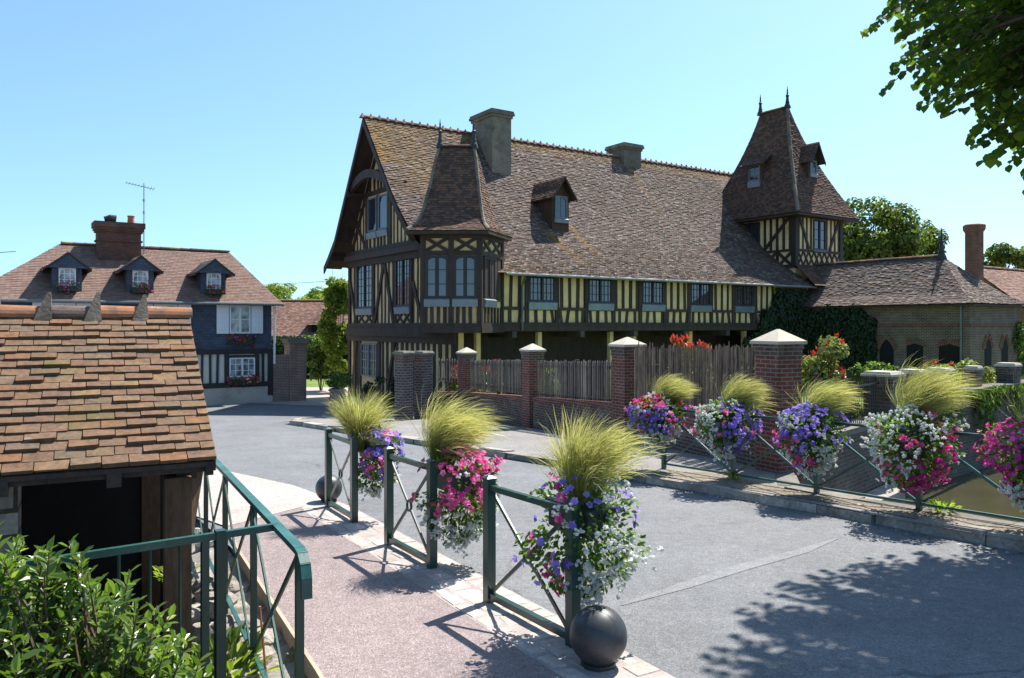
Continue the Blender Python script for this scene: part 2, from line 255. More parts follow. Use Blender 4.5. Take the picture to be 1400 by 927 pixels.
# ---------------------------------------------------------------- mesh builder
def up(n): return V((0,0,1))
class MB:
    def __init__(s): s.v = []; s.f = []; s.m = []; s.r = []; s.t = []
    def add(s, vs_, fs, m=0, r=None, t=0.):
        b = len(s.v); s.v += [tuple(p) for p in vs_]
        if r is None: r = R.random()
        for f in fs: s.f.append([i+b for i in f]); s.m.append(m); s.r.append(r); s.t.append(t)
    def quad(s, a, b, c, d, m=0, r=None, t=0.): s.add([a,b,c,d], [(0,1,2,3)], m, r, t)
    def hexa(s, p, m=0, r=None):   # 4 bottom + 4 top
        s.add(p, [(3,2,1,0),(4,5,6,7),(0,1,5,4),(1,2,6,5),(2,3,7,6),(3,0,4,7)], m, r)
    def obox(s, o, a, b, c, m=0, r=None):   # corner + three edge vectors
        o=V(o);a=V(a);b=V(b);c=V(c)
        if a.cross(b).dot(c) < 0: a, b = b, a
        s.hexa([o,o+a,o+a+b,o+b,o+c,o+a+c,o+a+b+c,o+b+c], m, r)
    def box(s, cx, cy, z0, z1, wx, wy, ang=0., m=0, r=None, top=1.):
        ca,sa = math.cos(ang),math.sin(ang); ax=V((ca,sa,0))*wx/2; ay=V((-sa,ca,0))*wy/2; c=V((cx,cy,0))
        lo=[c-ax-ay,c+ax-ay,c+ax+ay,c-ax+ay]; hi=[c+(p-c)*top for p in lo]
        s.hexa([p+V((0,0,z0)) for p in lo]+[p+V((0,0,z1)) for p in hi], m, r)
    def bar(s, p0, p1, w_, h_, upv=(0,0,1), m=0, r=None):
        p0=V(p0);p1=V(p1);d=(p1-p0).normalized();u=V(upv)
        if abs(d.dot(u))>.98: u=V((1,0,0))
        x=d.cross(u).normalized()*w_/2; y=x.cross(d).normalized()*h_/2
        s.hexa([p0-x-y,p0+x-y,p0+x+y,p0-x+y,p1-x-y,p1+x-y,p1+x+y,p1-x+y], m, r)
    def tube(s, pts, rads, n=8, m=0, r=None, cap=True):
        pts=[V(p) for p in pts]
        if not isinstance(rads,(list,tuple)): rads=[rads]*len(pts)
        vs_=[];fs=[];ref=V((.31,.17,.93)).normalized()
        for i,p in enumerate(pts):
            d=(pts[min(i+1,len(pts)-1)]-pts[max(i-1,0)]).normalized()
            x=d.cross(ref)
            if x.length<.05: x=d.cross(V((1,0,0)))
            x.normalize(); y=d.cross(x)
            for k in range(n):
                a=2*math.pi*k/n; vs_.append(p+(x*math.cos(a)+y*math.sin(a))*rads[i])
        for i in range(len(pts)-1):
            for k in range(n): fs.append((i*n+k,i*n+(k+1)%n,(i+1)*n+(k+1)%n,(i+1)*n+k))
        if cap: fs.append(tuple(range(n))[::-1]); fs.append(tuple((len(pts)-1)*n+k for k in range(n)))
        s.add(vs_,fs,m,r)
    def lathe(s, c, prof, n=16, m=0, r=None):
        c=V(c);vs_=[];fs=[]
        for rr,z in prof:
            for k in range(n): a=2*math.pi*k/n; vs_.append(c+V((rr*math.cos(a),rr*math.sin(a),z)))
        for i in range(len(prof)-1):
            for k in range(n): fs.append((i*n+k,i*n+(k+1)%n,(i+1)*n+(k+1)%n,(i+1)*n+k))
        fs.append(tuple(range(n))[::-1]); fs.append(tuple((len(prof)-1)*n+k for k in range(n)))
        s.add(vs_,fs,m,r)
    def prism(s, poly, vec, m=0, r=None):
        n=len(poly);vec=V(vec);p=[V(q) for q in poly]
        s.add(p+[q+vec for q in p],[tuple(range(n))[::-1],tuple(range(n,2*n))]+[(i,(i+1)%n,(i+1)%n+n,i+n) for i in range(n)],m,r)
    def leaf(s, p, d, nr, L, W, m=0, r=None, fold=.18):
        x=d.cross(nr)
        if x.length<1e-4: x=d.cross(V((.3,.5,.8)))
        x.normalize(); nn=x.cross(d)
        l1=p+d*(L*.3)+x*(W*.45)+nn*(fold*W); l2=p+d*(L*.68)+x*(W*.4)+nn*(fold*W)
        r1=p+d*(L*.3)-x*(W*.45)+nn*(fold*W); r2=p+d*(L*.68)-x*(W*.4)+nn*(fold*W)
        tip=p+d*L-nn*(L*.08)
        s.add([p,l1,l2,tip,r2,r1],[(0,3,2,1),(0,5,4,3)],m,r)
    def tiles(s, L, Rr, ex, wid, th=.02, m=0, tint=None, sides=False, jit=.35, under=None, wob=0.):
        """courses of plain tiles over the patch between two edges, both listed from eave to ridge"""
        L=[V(p) for p in L];Rr=[V(p) for p in Rr]
        cum=[0]
        for i in range(1,len(L)): cum.append(cum[-1]+((L[i]+Rr[i])/2-(L[i-1]+Rr[i-1])/2).length)
        tot=cum[-1]
        def at(q):
            q=max(0,min(tot,q)); i=1
            while i<len(cum)-1 and cum[i]<q: i+=1
            f=(q-cum[i-1])/(cum[i]-cum[i-1]); return L[i-1].lerp(L[i],f),Rr[i-1].lerp(Rr[i],f)
        for i in range(len(L)-1): s.quad(L[i],Rr[i],Rr[i+1],L[i+1],m if under is None else under,.3)
        nc=max(1,int(round(tot/ex))); ex=tot/nc
        for k in range(nc):
            a0,b0=at(k*ex); a1,b1=at(min(tot,(k+1.3)*ex))
            if k==0: q=(a1-a0).normalized()*ex*.12; a0=a0-q; b0=b0-q
            across=b0-a0; ln=across.length
            if ln<.05: continue
            nr=across.cross((a1+b1)/2-(a0+b0)/2).normalized()
            if nr.z<0: nr=-nr
            sl=((a1+b1)/2-(a0+b0)/2).normalized()
            cnt=max(1,int(round(ln/wid))); off=(k%2)*.5
            cuts=[0.]+[min(1,max(0,(i+off+R.uniform(-.08,.08))/cnt)) for i in range(0 if off else 1,cnt)]+[1.]
            row=R.uniform(-.5,.5)*wob
            for i in range(len(cuts)-1):
                u0,u1=cuts[i],cuts[i+1]
                if u1-u0<1e-4: continue
                g=.003/ln; u0+=g;u1-=g
                h=th*(1+jit*R.uniform(-1,1)); ds=sl*(R.uniform(-.5,.5)*jit*th+row+wob*R.uniform(-.3,.3)); h2=h+th*jit*R.uniform(-.5,.5)
                A=a0.lerp(b0,u0)+nr*h+ds; B=a0.lerp(b0,u1)+nr*h2+ds
                Cc=a1.lerp(b1,u1)+nr*.003; D=a1.lerp(b1,u0)+nr*.003
                A0=a0.lerp(b0,u0)+ds; B0=a0.lerp(b0,u1)+ds
                rr=R.random(); tt=tint((A+B)/2) if tint else 0.
                vs_=[A,B,Cc,D,A0,B0]; fs=[(0,1,2,3),(4,5,1,0)]
                if sides: fs+=[(4,0,3),(5,2,1)]
                s.add(vs_,fs,m,rr,tt)
    def ridge(s, p0, p1, r_=.11, seg=.34, m=0, fin=0., n=6):
        p0=V(p0);p1=V(p1);d=(p1-p0);ln=d.length;d.normalize();x=d.cross(V((0,0,1))).normalized();z=x.cross(d)
        k=max(1,int(round(ln/seg)));st=ln/k
        for i in range(k):
            a=p0+d*(i*st);b=a+d*(st*1.06);vs_=[];ra=r_*R.uniform(.94,1.05);rb=ra*.9
            for q,rr in ((a,ra),(b,rb)):
                for j in range(n+1): t=math.pi*j/n; vs_.append(q+x*math.cos(t)*rr+z*math.sin(t)*rr)
            fs=[(j,j+1,n+2+j,n+1+j) for j in range(n)]+[tuple(range(n+1))]
            s.add(vs_,fs,m,None,1. if R.random()<.3 else 0.)
            if fin:
                h=fin; l_=min(.12,st*.3); t_=ra+h*R.uniform(.85,1.1); base=[a-d*l_-x*ra*1.3-z*.03,a+d*.025-x*ra*1.3-z*.03,a+d*.025+x*ra*1.3-z*.03,a-d*l_+x*ra*1.3-z*.03]; tp=[a-d*.012-x*.022+z*t_,a+d*.012-x*.022+z*t_,a+d*.012+x*.022+z*t_,a-d*.012+x*.022+z*t_]
                s.hexa(base+tp,m+1)
    def build(s, name, mats, parent=None, smooth=False):
        if not isinstance(mats,(list,tuple)): mats=[mats]
        off=V((0,0,0)); q=parent
        while q is not None: off+=q.location; q=q.parent
        me=bpy.data.meshes.new(name)
        va=np.array(s.v,dtype=np.float64).reshape(-1,3)-np.array(off)
        me.from_pydata(va.tolist(),[],s.f)
        for m_ in mats: me.materials.append(M[m_])
        nf=len(s.f)
        me.polygons.foreach_set('material_index',np.array(s.m,dtype=np.int32))
        if smooth: me.polygons.foreach_set('use_smooth',np.ones(nf,dtype=bool))
        at=me.attributes.new('rnd','FLOAT','FACE'); at.data.foreach_set('value',np.array(s.r,dtype=np.float32))
        if any(s.t): at=me.attributes.new('tint','FLOAT','FACE'); at.data.foreach_set('value',np.array(s.t,dtype=np.float32))
        me.update()
        uv=me.uv_layers.new(name='UVMap')
        nl=len(me.loops); vi=np.zeros(nl,dtype=np.int32); me.loops.foreach_get('vertex_index',vi)
        nrm=np.zeros(nf*3); me.polygons.foreach_get('normal',nrm); nrm=nrm.reshape(-1,3)
        tot=np.zeros(nf,dtype=np.int32); me.polygons.foreach_get('loop_total',tot); pi=np.repeat(np.arange(nf),tot)
        P=np.array(s.v).reshape(-1,3)[vi]; n_=nrm[pi]
        hx=-n_[:,1];hy=n_[:,0];hl=np.sqrt(hx*hx+hy*hy)+1e-9; flat=np.abs(n_[:,2])>.75
        u=np.where(flat,P[:,0],(P[:,0]*hx+P[:,1]*hy)/hl); v_=np.where(flat,P[:,1],P[:,2])
        uv.data.foreach_set('uv',np.stack([u,v_],1).astype(np.float32).ravel())
        o=bpy.data.objects.new(name,me); C.objects.link(o)
        if parent is not None: o.parent=parent
        return o
def tag(o,label,cat,group=None):
    o['label']=label; o['category']=cat
    if group: o['group']=group
    return o
def thing(name,label,cat,loc=(0,0,0),group=None):
    o=bpy.data.objects.new(name,None); C.objects.link(o); o.location=loc; o.empty_display_size=.2
    return tag(o,label,cat,group)
def struct(name,mb,mats,kind='structure'):
    o=mb.build(name,mats); o['kind']=kind; return o
def copy_tree(o,parent=None):
    c=o.copy(); C.objects.link(c); c.parent=parent
    for ch in list(o.children): copy_tree(ch,c)
    return c
def gz(y):                                 # the street falls gently away from the viewer, dips, then levels out
    return -(2.134+.026*min(y,14.)+.055*max(0.,min(y,32.)-14.)+.008*max(0.,y-32.))
def g3(x,y,dz=0.): return V((x,y,gz(y)+dz))
def sheet(pts,dz):
    mb=MB()
    def clip(pl,yc,keep):                  # part of the outline on one side of a line of equal y
        out=[]
        for i in range(len(pl)):
            a,b=pl[i-1],pl[i]; ia,ib=(a[1]-yc)*keep>=0,(b[1]-yc)*keep>=0
            if ia!=ib: f=(yc-a[1])/(b[1]-a[1]); out.append((a[0]+(b[0]-a[0])*f,yc))
            if ib: out.append(b)
        return out
    for lo,hi in ((None,14.),(14.,32.),(32.,None)):
        pl=list(pts)
        if lo is not None: pl=clip(pl,lo,1)
        if hi is not None and pl: pl=clip(pl,hi,-1)
        if len(pl)>2: mb.add([g3(x,y,dz) for x,y in pl],[tuple(range(len(pl)))],0,.5)
    return mb
def rv(): 
    while True:
        p=V((R.uniform(-1,1),R.uniform(-1,1),R.uniform(-1,1)))
        if .05<p.length<1: return p
# ================================================================ THE SETTING
E = V((.829,.5596,0)).normalized(); NF = V((E.y,-E.x,0))           # along the manor front, and out of it towards the street
C0 = V((-2.1,30.8,0))                                              # near corner of the manor
def FP(t,h,z): return C0+E*t+NF*h+V((0,0,z))
canal=[(4.5,12.6),(3.95,11.3),(5.0,9.76),(13.9,-2.0),(60,-2.0),(60,50),(28,33.3),(7.87,16.6)]
pit=[(1.2,-1.),(-1.35,4.85),(-2.95,7.95),(-5.2,12.2),(-14,9),(-12,-2)]
def inside(x,y,poly,grow=0.):
    c=False;n=len(poly)
    for i in range(n):
        x1,y1=poly[i];x2,y2=poly[i-1]
        if (y1>y)!=(y2>y) and x<(x2-x1)*(y-y1)/(y2-y1)+x1: c=not c
    return c
mb=MB()
xs=[-600,-300,-120,-60]+[x*.8 for x in range(-50,60)]+[60,120,300,600]; ys=[-300,-100,-40,-12]+[y*.8 for y in range(-10,75)]+[70,100,160,300,700]
vv=[]
for y in ys:
    for x in xs:
        z=gz(max(-10,min(60,y)))-.05
        if any(inside(x+a,y+b,canal) for a in (-.9,0,.9) for b in (-.9,0,.9)): z=-4.6
        if inside(x,y,pit): z=-4.3
        vv.append((x,y,z))
nx=len(xs); mb.v=vv
for j in range(len(ys)-1):
    for i in range(nx-1): mb.f.append([j*nx+i,j*nx+i+1,(j+1)*nx+i+1,(j+1)*nx+i]); mb.m.append(0); mb.r.append(.5); mb.t.append(0)
struct('ground',mb,'earth')
struct('road',sheet([(1.2,.3),(3.35,-4),(13.6,-4),(11.1,-.4),(9.3,2.6),(5.4,8.15),(4.7,9.05),(4.0,10.1),(2.93,11.36),(2.14,12.26),(-.56,15.9),(-7.1,24.8),(-6.6,26.4),(-5.4,33.6),(-10.4,36.5),(-23,28.2),(-46,14),(-46,10.5),(-14,15),(-7,12.4),(-4.3,10.4),(-2.72,7.98),(-1.24,5.11)][::1],.0),'asphalt')
mb=MB()                                    # worn seam where the carriageway was patched
sp=[(.9,6.5),(1.5,7.0),(2.2,7.6),(3.0,8.2),(3.6,8.75)]
for i in range(4):
    (x0,y0),(x1,y1)=sp[i],sp[i+1]; wa,wb_=(.01,.05,.06,.05,.01)[i],(.01,.05,.06,.05,.01)[i+1]; mb.add([g3(x0+wa,y0-wa,.004),g3(x1+wb_,y1-wb_,.004),g3(x1-wb_,y1+wb_,.004),g3(x0-wa,y0+wa,.004)],[(0,1,2,3)])
struct('road_patch_seam',mb,'asphalt_seam')
bd=V((-.507,.862,0)); bn=V((.862,.507,0)); B0=V((.43,5.58,0))      # line of the low barriers beside the path
def BL(s,o,dz=0.): p=B0+bd*s+bn*o; return g3(p.x,p.y,dz)
struct('path',MB() if 0 else sheet([(3.35,-4),(-1.24,5.11),(-2.72,7.98),(-3.35,9.3),(-2.75,10.45),(BL(5.6,-.36).x,BL(5.6,-.36).y),(BL(-.7,-.36).x,BL(-.7,-.36).y),(5.72,-4)],.012),'gravel')
struct('paved_corner',sheet([(-3.36,9.28),(-2.76,10.43),(BL(5.62,-.36).x,BL(5.62,-.36).y),(BL(5.62,.25).x,BL(5.62,.25).y),(-3.35,12.05),(-5.,13.55),(-9,15.6),(-14,17),(-14,14.2),(-7,12.0),(-4.4,10.3)],.016),'paving_white')
struct('cobble_bed',sheet([tuple(BL(-3.6,-.355))[:2],tuple(BL(-3.6,.27))[:2],tuple(BL(5.6,.27))[:2],tuple(BL(5.6,-.355))[:2]],.01),'mortar')
mb=MB()                                    # the cobbles of the strip
s=-3.6
rows=[(-.35,-.2),(-.19,.03),(.04,.26)]
for a,b in rows:
    s=-3.6+R.random()*.1
    while s<5.5:
        l=R.uniform(.13,.42); q=.008; z=R.uniform(.010,.018); j=lambda:R.uniform(-.02,.02)
        c=[BL(s+q+j(),a+q+j()),BL(s+q+j(),b-q+j()),BL(s+l-q+j(),b-q+j()),BL(s+l-q+j(),a+q+j())]
        mid=sum(c,V())/4
        mb.add(c+[mid.lerp(p,.86)+V((0,0,z+R.uniform(-.003,.003))) for p in c],[(4,5,6,7),(0,1,5,4),(1,2,6,5),(2,3,7,6),(3,0,4,7)]); s+=l
struct('cobble_strip',mb,'cobble')
struct('pavement',sheet([(-7.1,24.8),(-.66,15.9),(2.04,12.26),(2.83,11.36),(3.9,10.1),(4.6,9.05),(5.3,8.15),(9.2,2.6),(11,-.4),(12.6,-.4),(5.02,9.76),(3.98,11.3),(4.4,12.8),(4.2,13.6),(2.8,18.),(.7,22),(-1.4,26.2),(-2.6,28.2),(-5.0,30.6),(-5.4,33.5),(-6.6,26.4)],.115),'pavement')
mb=MB()                                    # the kerb of big worn stones
kl=[(-6.6,26.4),(-7.0,25.5),(-6.9,24.55),(-4.9,21.75),(-.66,15.9),(.9,14.05),(2.04,12.26),(2.83,11.36),(3.9,10.1),(4.6,9.05),(5.3,8.15),(9.2,2.6),(11,-.4)]
for i in range(len(kl)-1):
    p,q=V((*kl[i],0)),V((*kl[i+1],0)); d=(q-p); ln=d.length; d.normalize(); n=V((-d.y,d.x,0)) if i>=0 else 0
    n=V((d.y,-d.x,0))*-1 if (V((-d.y,d.x,0)).x>0) else V((d.y,-d.x,0)); n=V((-d.y,d.x,0)); 
    if n.x<0: n=-n
    if i<2: n=V((1,0,0))
    a=0.
    while a<ln-.02:
        l=min(ln-a,R.uniform(.7,1.25)); w_=R.uniform(.19,.27); h=R.uniform(.10,.15); o=R.uniform(-.045,.045)
        c=[p+d*(a+.008)+n*o,p+d*(a+l-.008)+n*(o+R.uniform(-.02,.02)),p+d*(a+l-.008)+n*w_,p+d*(a+.008)+n*w_]
        lo=[g3(k.x,k.y,-.12) for k in c]; hi=[g3(k.x+(.02 if m_<2 else 0)*n.x,k.y+(.02 if m_<2 else 0)*n.y,h+R.uniform(-.012,.012)) for m_,k in enumerate(c)]
        mb.hexa(lo+hi); a+=l
struct('kerb',mb,'stone')
mb=MB(); mb.add([V((x,y,-3.55)) for x,y in [(4.5,12.8),(3.95,11.3),(5.0,9.7),(13.8,-2.1),(60,-2.1),(60,51),(28,33.5),(7.7,16.8)]],[tuple(range(8))]); struct('water',mb,'water')
mb=MB()                                    # stone quay under the railing
qp=[(4.5,12.95),(4.02,11.3),(5.08,9.76),(13.9,-2.0)]
for i in range(3):
    p,q=V((*qp[i],0)),V((*qp[i+1],0)); d=(q-p).normalized(); n=V((d.y,-d.x,0))*-1
    if n.x<0: n=-n
    ln=(q-p).length; a=0
    while a<ln:
        l=min(ln-a,R.uniform(.6,1.1)); u=p+d*a; v_=p+d*(a+l-.012)
        o=R.uniform(0,.05)
        mb.hexa([g3(k.x,k.y,-.15) for k in (u-n*.2,v_-n*.2,v_+n*(.06+o),u+n*(.06+o))]+[g3(k.x,k.y,.13+R.uniform(-.015,.015)) for k in (u-n*.2,v_-n*.2,v_+n*(.06+o),u+n*(.06+o))]); a+=l
    mb.hexa([V((k.x,k.y,-4.6)) for k in (p-n*.3,q-n*.3,q,p)]+[g3(k.x,k.y,-.14) for k in (p-n*.3,q-n*.3,q,p)])
struct('quay',mb,'stone_dark')
gard=[(4.5,13.4),(7.87,16.8),(28,33.6),(28,46),(17,44),(-1,31.5),(-3.2,29.2),(-1.2,26.4),(.9,22),(2.9,18)]
struct('verge',sheet([(1.9,12.65),(2.94,11.5),(4.0,10.25),(4.72,9.2),(5.42,8.3),(9.32,2.7),(11.1,-.4),(12.5,-.4),(4.98,9.76),(3.93,11.3),(3.1,12.6)],.122),'earth_dry')
struct('garden_lawn',sheet(gard,.16),'lawn')
struct('manor_yard',sheet([(-5,30.5),(-2.0,27.5),(20,44),(20,60),(-2,60),(-9,42.5)],.03),'earth')
struct('lane_lawn',sheet([(-32,46),(-4,46),(-2,75),(-50,75)],.02),'lawn')
struct('lane',sheet([(-13.6,36.4),(-5.4,33.3),(-5.,46.2),(-16,46.2)],.01),'paving_white')

# ================================================================ helpers for walls, timbers and windows
def wbar(mb,O,u,n,a0,z0,a1,z1,wd,d=.05,m=0,back=.02):
    O=V(O);d+=R.uniform(0,.008); p0=O+u*a0+V((0,0,z0)); p1=O+u*a1+V((0,0,z1)); dr=(p1-p0)
    if dr.length<1e-3: return
    dr.normalize(); s=n.cross(dr).normalized()*wd/2
    lo=[p0-s-n*back,p0+s-n*back,p1+s-n*back,p1-s-n*back]; mb.hexa(lo+[q+n*(back+d) for q in lo],m)
def rect(mb,O,u,n,a0,z0,a1,z1,d,m=0,back=0.):   # upright slab on a wall
    O=V(O); o=O+u*a0+V((0,0,z0))+n*back; mb.obox(o,u*(a1-a0),V((0,0,z1-z0)),n*d,m)
def studs(mb,O,u,n,a0,a1,z0,z1,step,wd,skip=(),d=.05,lean=.02):
    k=max(1,int(round((a1-a0)/step))); st=(a1-a0)/k
    for i in range(k+1):
        a=a0+i*st+R.uniform(-.02,.02)
        if any(x0-wd*.3<a<x1+wd*.3 for x0,x1 in skip): continue
        wbar(mb,O,u,n,a+R.uniform(-lean,lean),z0,a+R.uniform(-lean,lean),z1,wd*R.uniform(.85,1.15),d)
def xpanel(mb,O,u,n,a0,z0,a1,z1,wd,d=.045):
    wbar(mb,O,u,n,a0,z0,a1,z1,wd,d); wbar(mb,O,u,n,a0,z1,a1,z0,wd,d+.012)
def window(par,O,u,n,a0,z0,a1,z1,cols=2,rows=3,fm='winframe',gm='glass',sill='sill',fw=.07,leaves=2,arch=False,bw=.025,sd=.34,dep=.06,rec=.0):
    O=V(O)+n*rec
    f=MB()
    rect(f,O,u,n,a0,z0,a0+fw,z1,dep);rect(f,O,u,n,a1-fw,z0,a1,z1,dep)
    rect(f,O,u,n,a0+fw,z0,a1-fw,z0+fw,dep-.004);rect(f,O,u,n,a0+fw,z1-fw,a1-fw,z1,dep-.004)
    for k in range(1,leaves):
        a=a0+(a1-a0)*k/leaves; rect(f,O,u,n,a-fw*.7,z0+fw,a+fw*.7,z1-fw,dep+.012)
    nb=cols
    for lf in range(leaves):
        l0=a0+(a1-a0)*lf/leaves; l1=a0+(a1-a0)*(lf+1)/leaves
        for k in range(1,nb): a=l0+(l1-l0)*k/nb; rect(f,O,u,n,a-bw/2,z0+fw,a+bw/2,z1-fw,dep*.55)
    for k in range(1,rows): z=z0+(z1-z0)*k/rows; rect(f,O,u,n,a0+fw,z-bw/2,a1-fw,z+bw/2,dep*.5)
    if arch:     # rounded head: filler corners above an arch in each leaf
        spans=[(a0+fw*(1 if k==0 else .7)+(a1-a0-0)*k/leaves*(1 if k else 0),0) for k in range(leaves)]
        for lf in range(leaves if arch!=1 else 1):
            l0=a0+(a1-a0)*lf/leaves+fw*.8 if arch!=1 else a0+fw; l1=a0+(a1-a0)*(lf+1)/leaves-fw*.8 if arch!=1 else a1-fw
            if arch==2: cx=l1 if lf==0 else l0; rx=(l1-l0); sgn=-1 if lf==0 else 1; arcs=[(cx,rx,sgn)]
            else: cx=(l0+l1)/2; arcs=[(cx,(l1-l0)/2,-1),(cx,(l1-l0)/2,1)]
            for cx,rx,sgn in arcs:
                rz=rx if arch==1 else rx*.55; top=z1-fw*.9; pts=[(cx+sgn*rx,top)]
                for j in range(7): th=math.pi/2*j/6; pts.append((cx+sgn*rx*math.sin(th),top-rz+rz*math.cos(th)))
                f.prism([O+u*a+V((0,0,z))+n*.004 for a,z in pts],n*(dep*.8))
    fo=f.build('window',fm,par)
    g=MB(); rect(g,O,u,n,a0+.01,z0+.01,a1-.01,z1-.01,.012); g.build('pane',gm,fo)
    if sill:
        s_=MB(); o=O+u*(a0-.05)+V((0,0,z0))
        s_.hexa([o+V((0,0,-sd)),o+u*(a1-a0+.1)+V((0,0,-sd)),o+u*(a1-a0+.1)+n*.09+V((0,0,-sd)),o+n*.09+V((0,0,-sd)),
                 o+V((0,0,.02)),o+u*(a1-a0+.1)+V((0,0,.02)),o+u*(a1-a0+.1)+n*.13+V((0,0,-.05)),o+n*.13+V((0,0,-.05))]); s_.build('sill',sill,fo)
    return fo
def finial(mb,p,h,r_=.07,m=0):
    mb.lathe(p,[(r_*1.7,-.05),(r_*1.4,h*.08),(r_*.9,h*.18),(r_*1.0,h*.24),(r_*.75,h*.3),(r_*.6,h*.48),(r_*.85,h*.53),(r_*.85,h*.57),(r_*.45,h*.61),(r_*.3,h*.8),(r_*.42,h*.83),(r_*.2,h*.87),(r_*.1,h)],8,m)

# ================================================================ THE MANOR
manor=thing('half_timbered_manor','large half-timbered manor with yellow infill, steep tiled roof, corner oriel and square tower','manor',g3(C0.x,C0.y))
SR=7.05; ZR=9.53
prof_f=[(-.5,2.1),(.25,2.52),(1.0,3.0),(1.8,3.52),(2.65,4.15),(3.5,5.0),(4.37,6.02),(5.71,7.78),(SR,ZR)]
prof_b=[(12.0,3.0),(11.5,3.4),(10.56,4.25),(9.07,6.48),(SR,ZR)]
def streak(p):
    q=p-C0; t=q.dot(E); s=-q.dot(NF); v_=0.
    if s<SR+.1:
        for tc,s0,l,wd in ((6.5,2.8,2.6,.32),(8.1,3.3,2.3,.26),(14.9,6.6,2.6,.28)):
            d=abs(t-tc-(s0-s)*.12); 
            if d<wd and s0-l<s<s0: v_=max(v_,(1-d/wd*.8)*(1-(s0-s)/l*.7)*(1.3 if tc<12 else .8))
        if t<1.2 and s>5.2: v_=max(v_,1.1*(1-(t+.9)/2.1))
        v_=max(v_,.55-.25*abs(t-1)) if s>4 and t<3 else v_
        if s<1.6 and t<5: v_=max(v_,.4*(1-s/1.6)*(1-t/5))
        if s>SR-.5: v_=max(v_,.5)
    return min(1,max(0,v_))
TR=22.0                                       # the tower stands here along the front
mb=MB()
mb.tiles([FP(-.9,-s_,z) for s_,z in prof_f],[FP(TR+.1,-s_,z+.0) for s_,z in prof_f],.115,.17,.042,0,streak,under=0,wob=.02)
mb.tiles([FP(-.9,-s_,z) for s_,z in prof_b],[FP(TR+4.4,-s_,z) for s_,z in prof_b],.25,.3,.024,0,None,under=0)
mb.tiles([FP(TR,-s_,z) for s_,z in prof_f[5:]],[FP(TR+3.5,-s_,z) for s_,z in prof_f[5:]],.115,.17,.024,0,streak,under=0)
roof=mb.build('roof','tile_manor',manor)
mb=MB(); mb.ridge(FP(-.95,-SR,ZR+.0),FP(TR+3.5,-SR,ZR+.0),.12,.42,0,.09); mb.build('ridge_tiles',['tile_barn','tile_barn'],roof)
# soffit boards under the verge and the eaves, barge boards, tie beam and curved brace of the gable
mb=MB()
allp=prof_f+prof_b[::-1][1:]
for i in range(len(allp)-1):
    (s0,z0),(s1,z1)=allp[i],allp[i+1]
    a=FP(-.95,-s0,z0-.03);b=FP(-.95,-s1,z1-.03)
    dn=V((0,0,-.42)) if 0 else V((0,0,-.34))
    mb.hexa([a+dn,b+dn,b+dn+E*.07,a+dn+E*.07,a,b,b+E*.07,a+E*.07])
    a2=FP(-.88,-s0,z0-.06);b2=FP(-.88,-s1,z1-.06); mb.hexa([a2-V((0,0,.05)),b2-V((0,0,.05)),b2+E*.9-V((0,0,.05)),a2+E*.9-V((0,0,.05)),a2,b2,b2+E*.9,a2+E*.9])
for s0,s1,z0,z1 in ((5.1,9.2,6.3,6.15),):     # collar with curved brace set out under the verge
    pts=[]
    for k in range(9):
        f=k/8; s_=s0+(s1-s0)*f; pts.append((s_,6.22+.55*math.sin(math.pi*f)))
    for k in range(8): 
        (a,za),(b,zb)=pts[k],pts[k+1]; mb.hexa([FP(-.80,-a,za),FP(-.80,-b,zb),FP(-.62,-b,zb),FP(-.62,-a,za),FP(-.80,-a,za+.38),FP(-.80,-b,zb+.38),FP(-.62,-b,zb+.38),FP(-.62,-a,za+.38)])
for s_ in (.8,3.0,5.2,7.05,9,11.2):           # purlin ends carrying the overhang
    z=np.interp(s_,[p[0] for p in prof_f]+[p[0] for p in prof_b[::-1][1:]],[p[1] for p in prof_f]+[p[1] for p in prof_b[::-1][1:]])-.33
    mb.bar(FP(-.9,-s_,z),FP(.1,-s_,z),.18,.2)
mb.build('verge_boards','timber',manor)
U=-NF                                         # along the gable wall, away from the corner
W=10.9
walls=MB()
g0=gz(33)-.3
# gable wall: ground floor, upper floor, attic triangle
rect(walls,C0,U,-E,0,g0,W,3.05,-.25,0)
gp=[(s_,z-.12) for s_,z in prof_f if s_>.0]+[(s_,z-.12) for s_,z in prof_b[::-1][1:] if s_<W]
tri=[FP(0,0,3.0),]+[FP(0,-s_,z) for s_,z in gp if z>3.0]+[FP(0,-W,3.0)]
walls.prism(tri,E*.2)
rect(walls,C0,E,NF,.02,-.1,TR,2.2,-.25,0)     # upper front wall
walls.build('wall','plaster',manor)
mb=MB()
# ground floor behind the gallery, recessed and dark, with the yellow posts
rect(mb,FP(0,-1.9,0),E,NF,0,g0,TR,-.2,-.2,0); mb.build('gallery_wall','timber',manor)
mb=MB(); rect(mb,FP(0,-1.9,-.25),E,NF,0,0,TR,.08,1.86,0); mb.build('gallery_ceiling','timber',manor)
mb=MB()
for t in (1.05,4.1,8.1,9.5,13.2,17.2): mb=MB(); mb.obox(FP(t,-.55,g0),E*.2,NF*.2,V((0,0,-.28-g0))); mb.build('gallery_post','plaster',manor)
mb=MB()
for t in (2.6,5.6,7.0,10.6,12.2,15.3): mb=MB(); mb.obox(FP(t,-1.86,g0),E*1.0,NF*.06,V((0,0,2.2))); mb.build('gallery_door','timber',manor)
mb=MB()
for k,t in enumerate((2.45,6.0,9.1,12.3,15.3,18.2)): mb=MB(); mb.obox(FP(t,-1.7,-.5),E*.22,NF*1.85,V((0,0,.26))); mb.build('jetty_beam','timber_grey',manor)
tb=MB()                                       # timbers of the front
O=C0; fw_=[3.35+3.17*i for i in range(5)]; wins=[(a,a+1.36) for a in fw_]
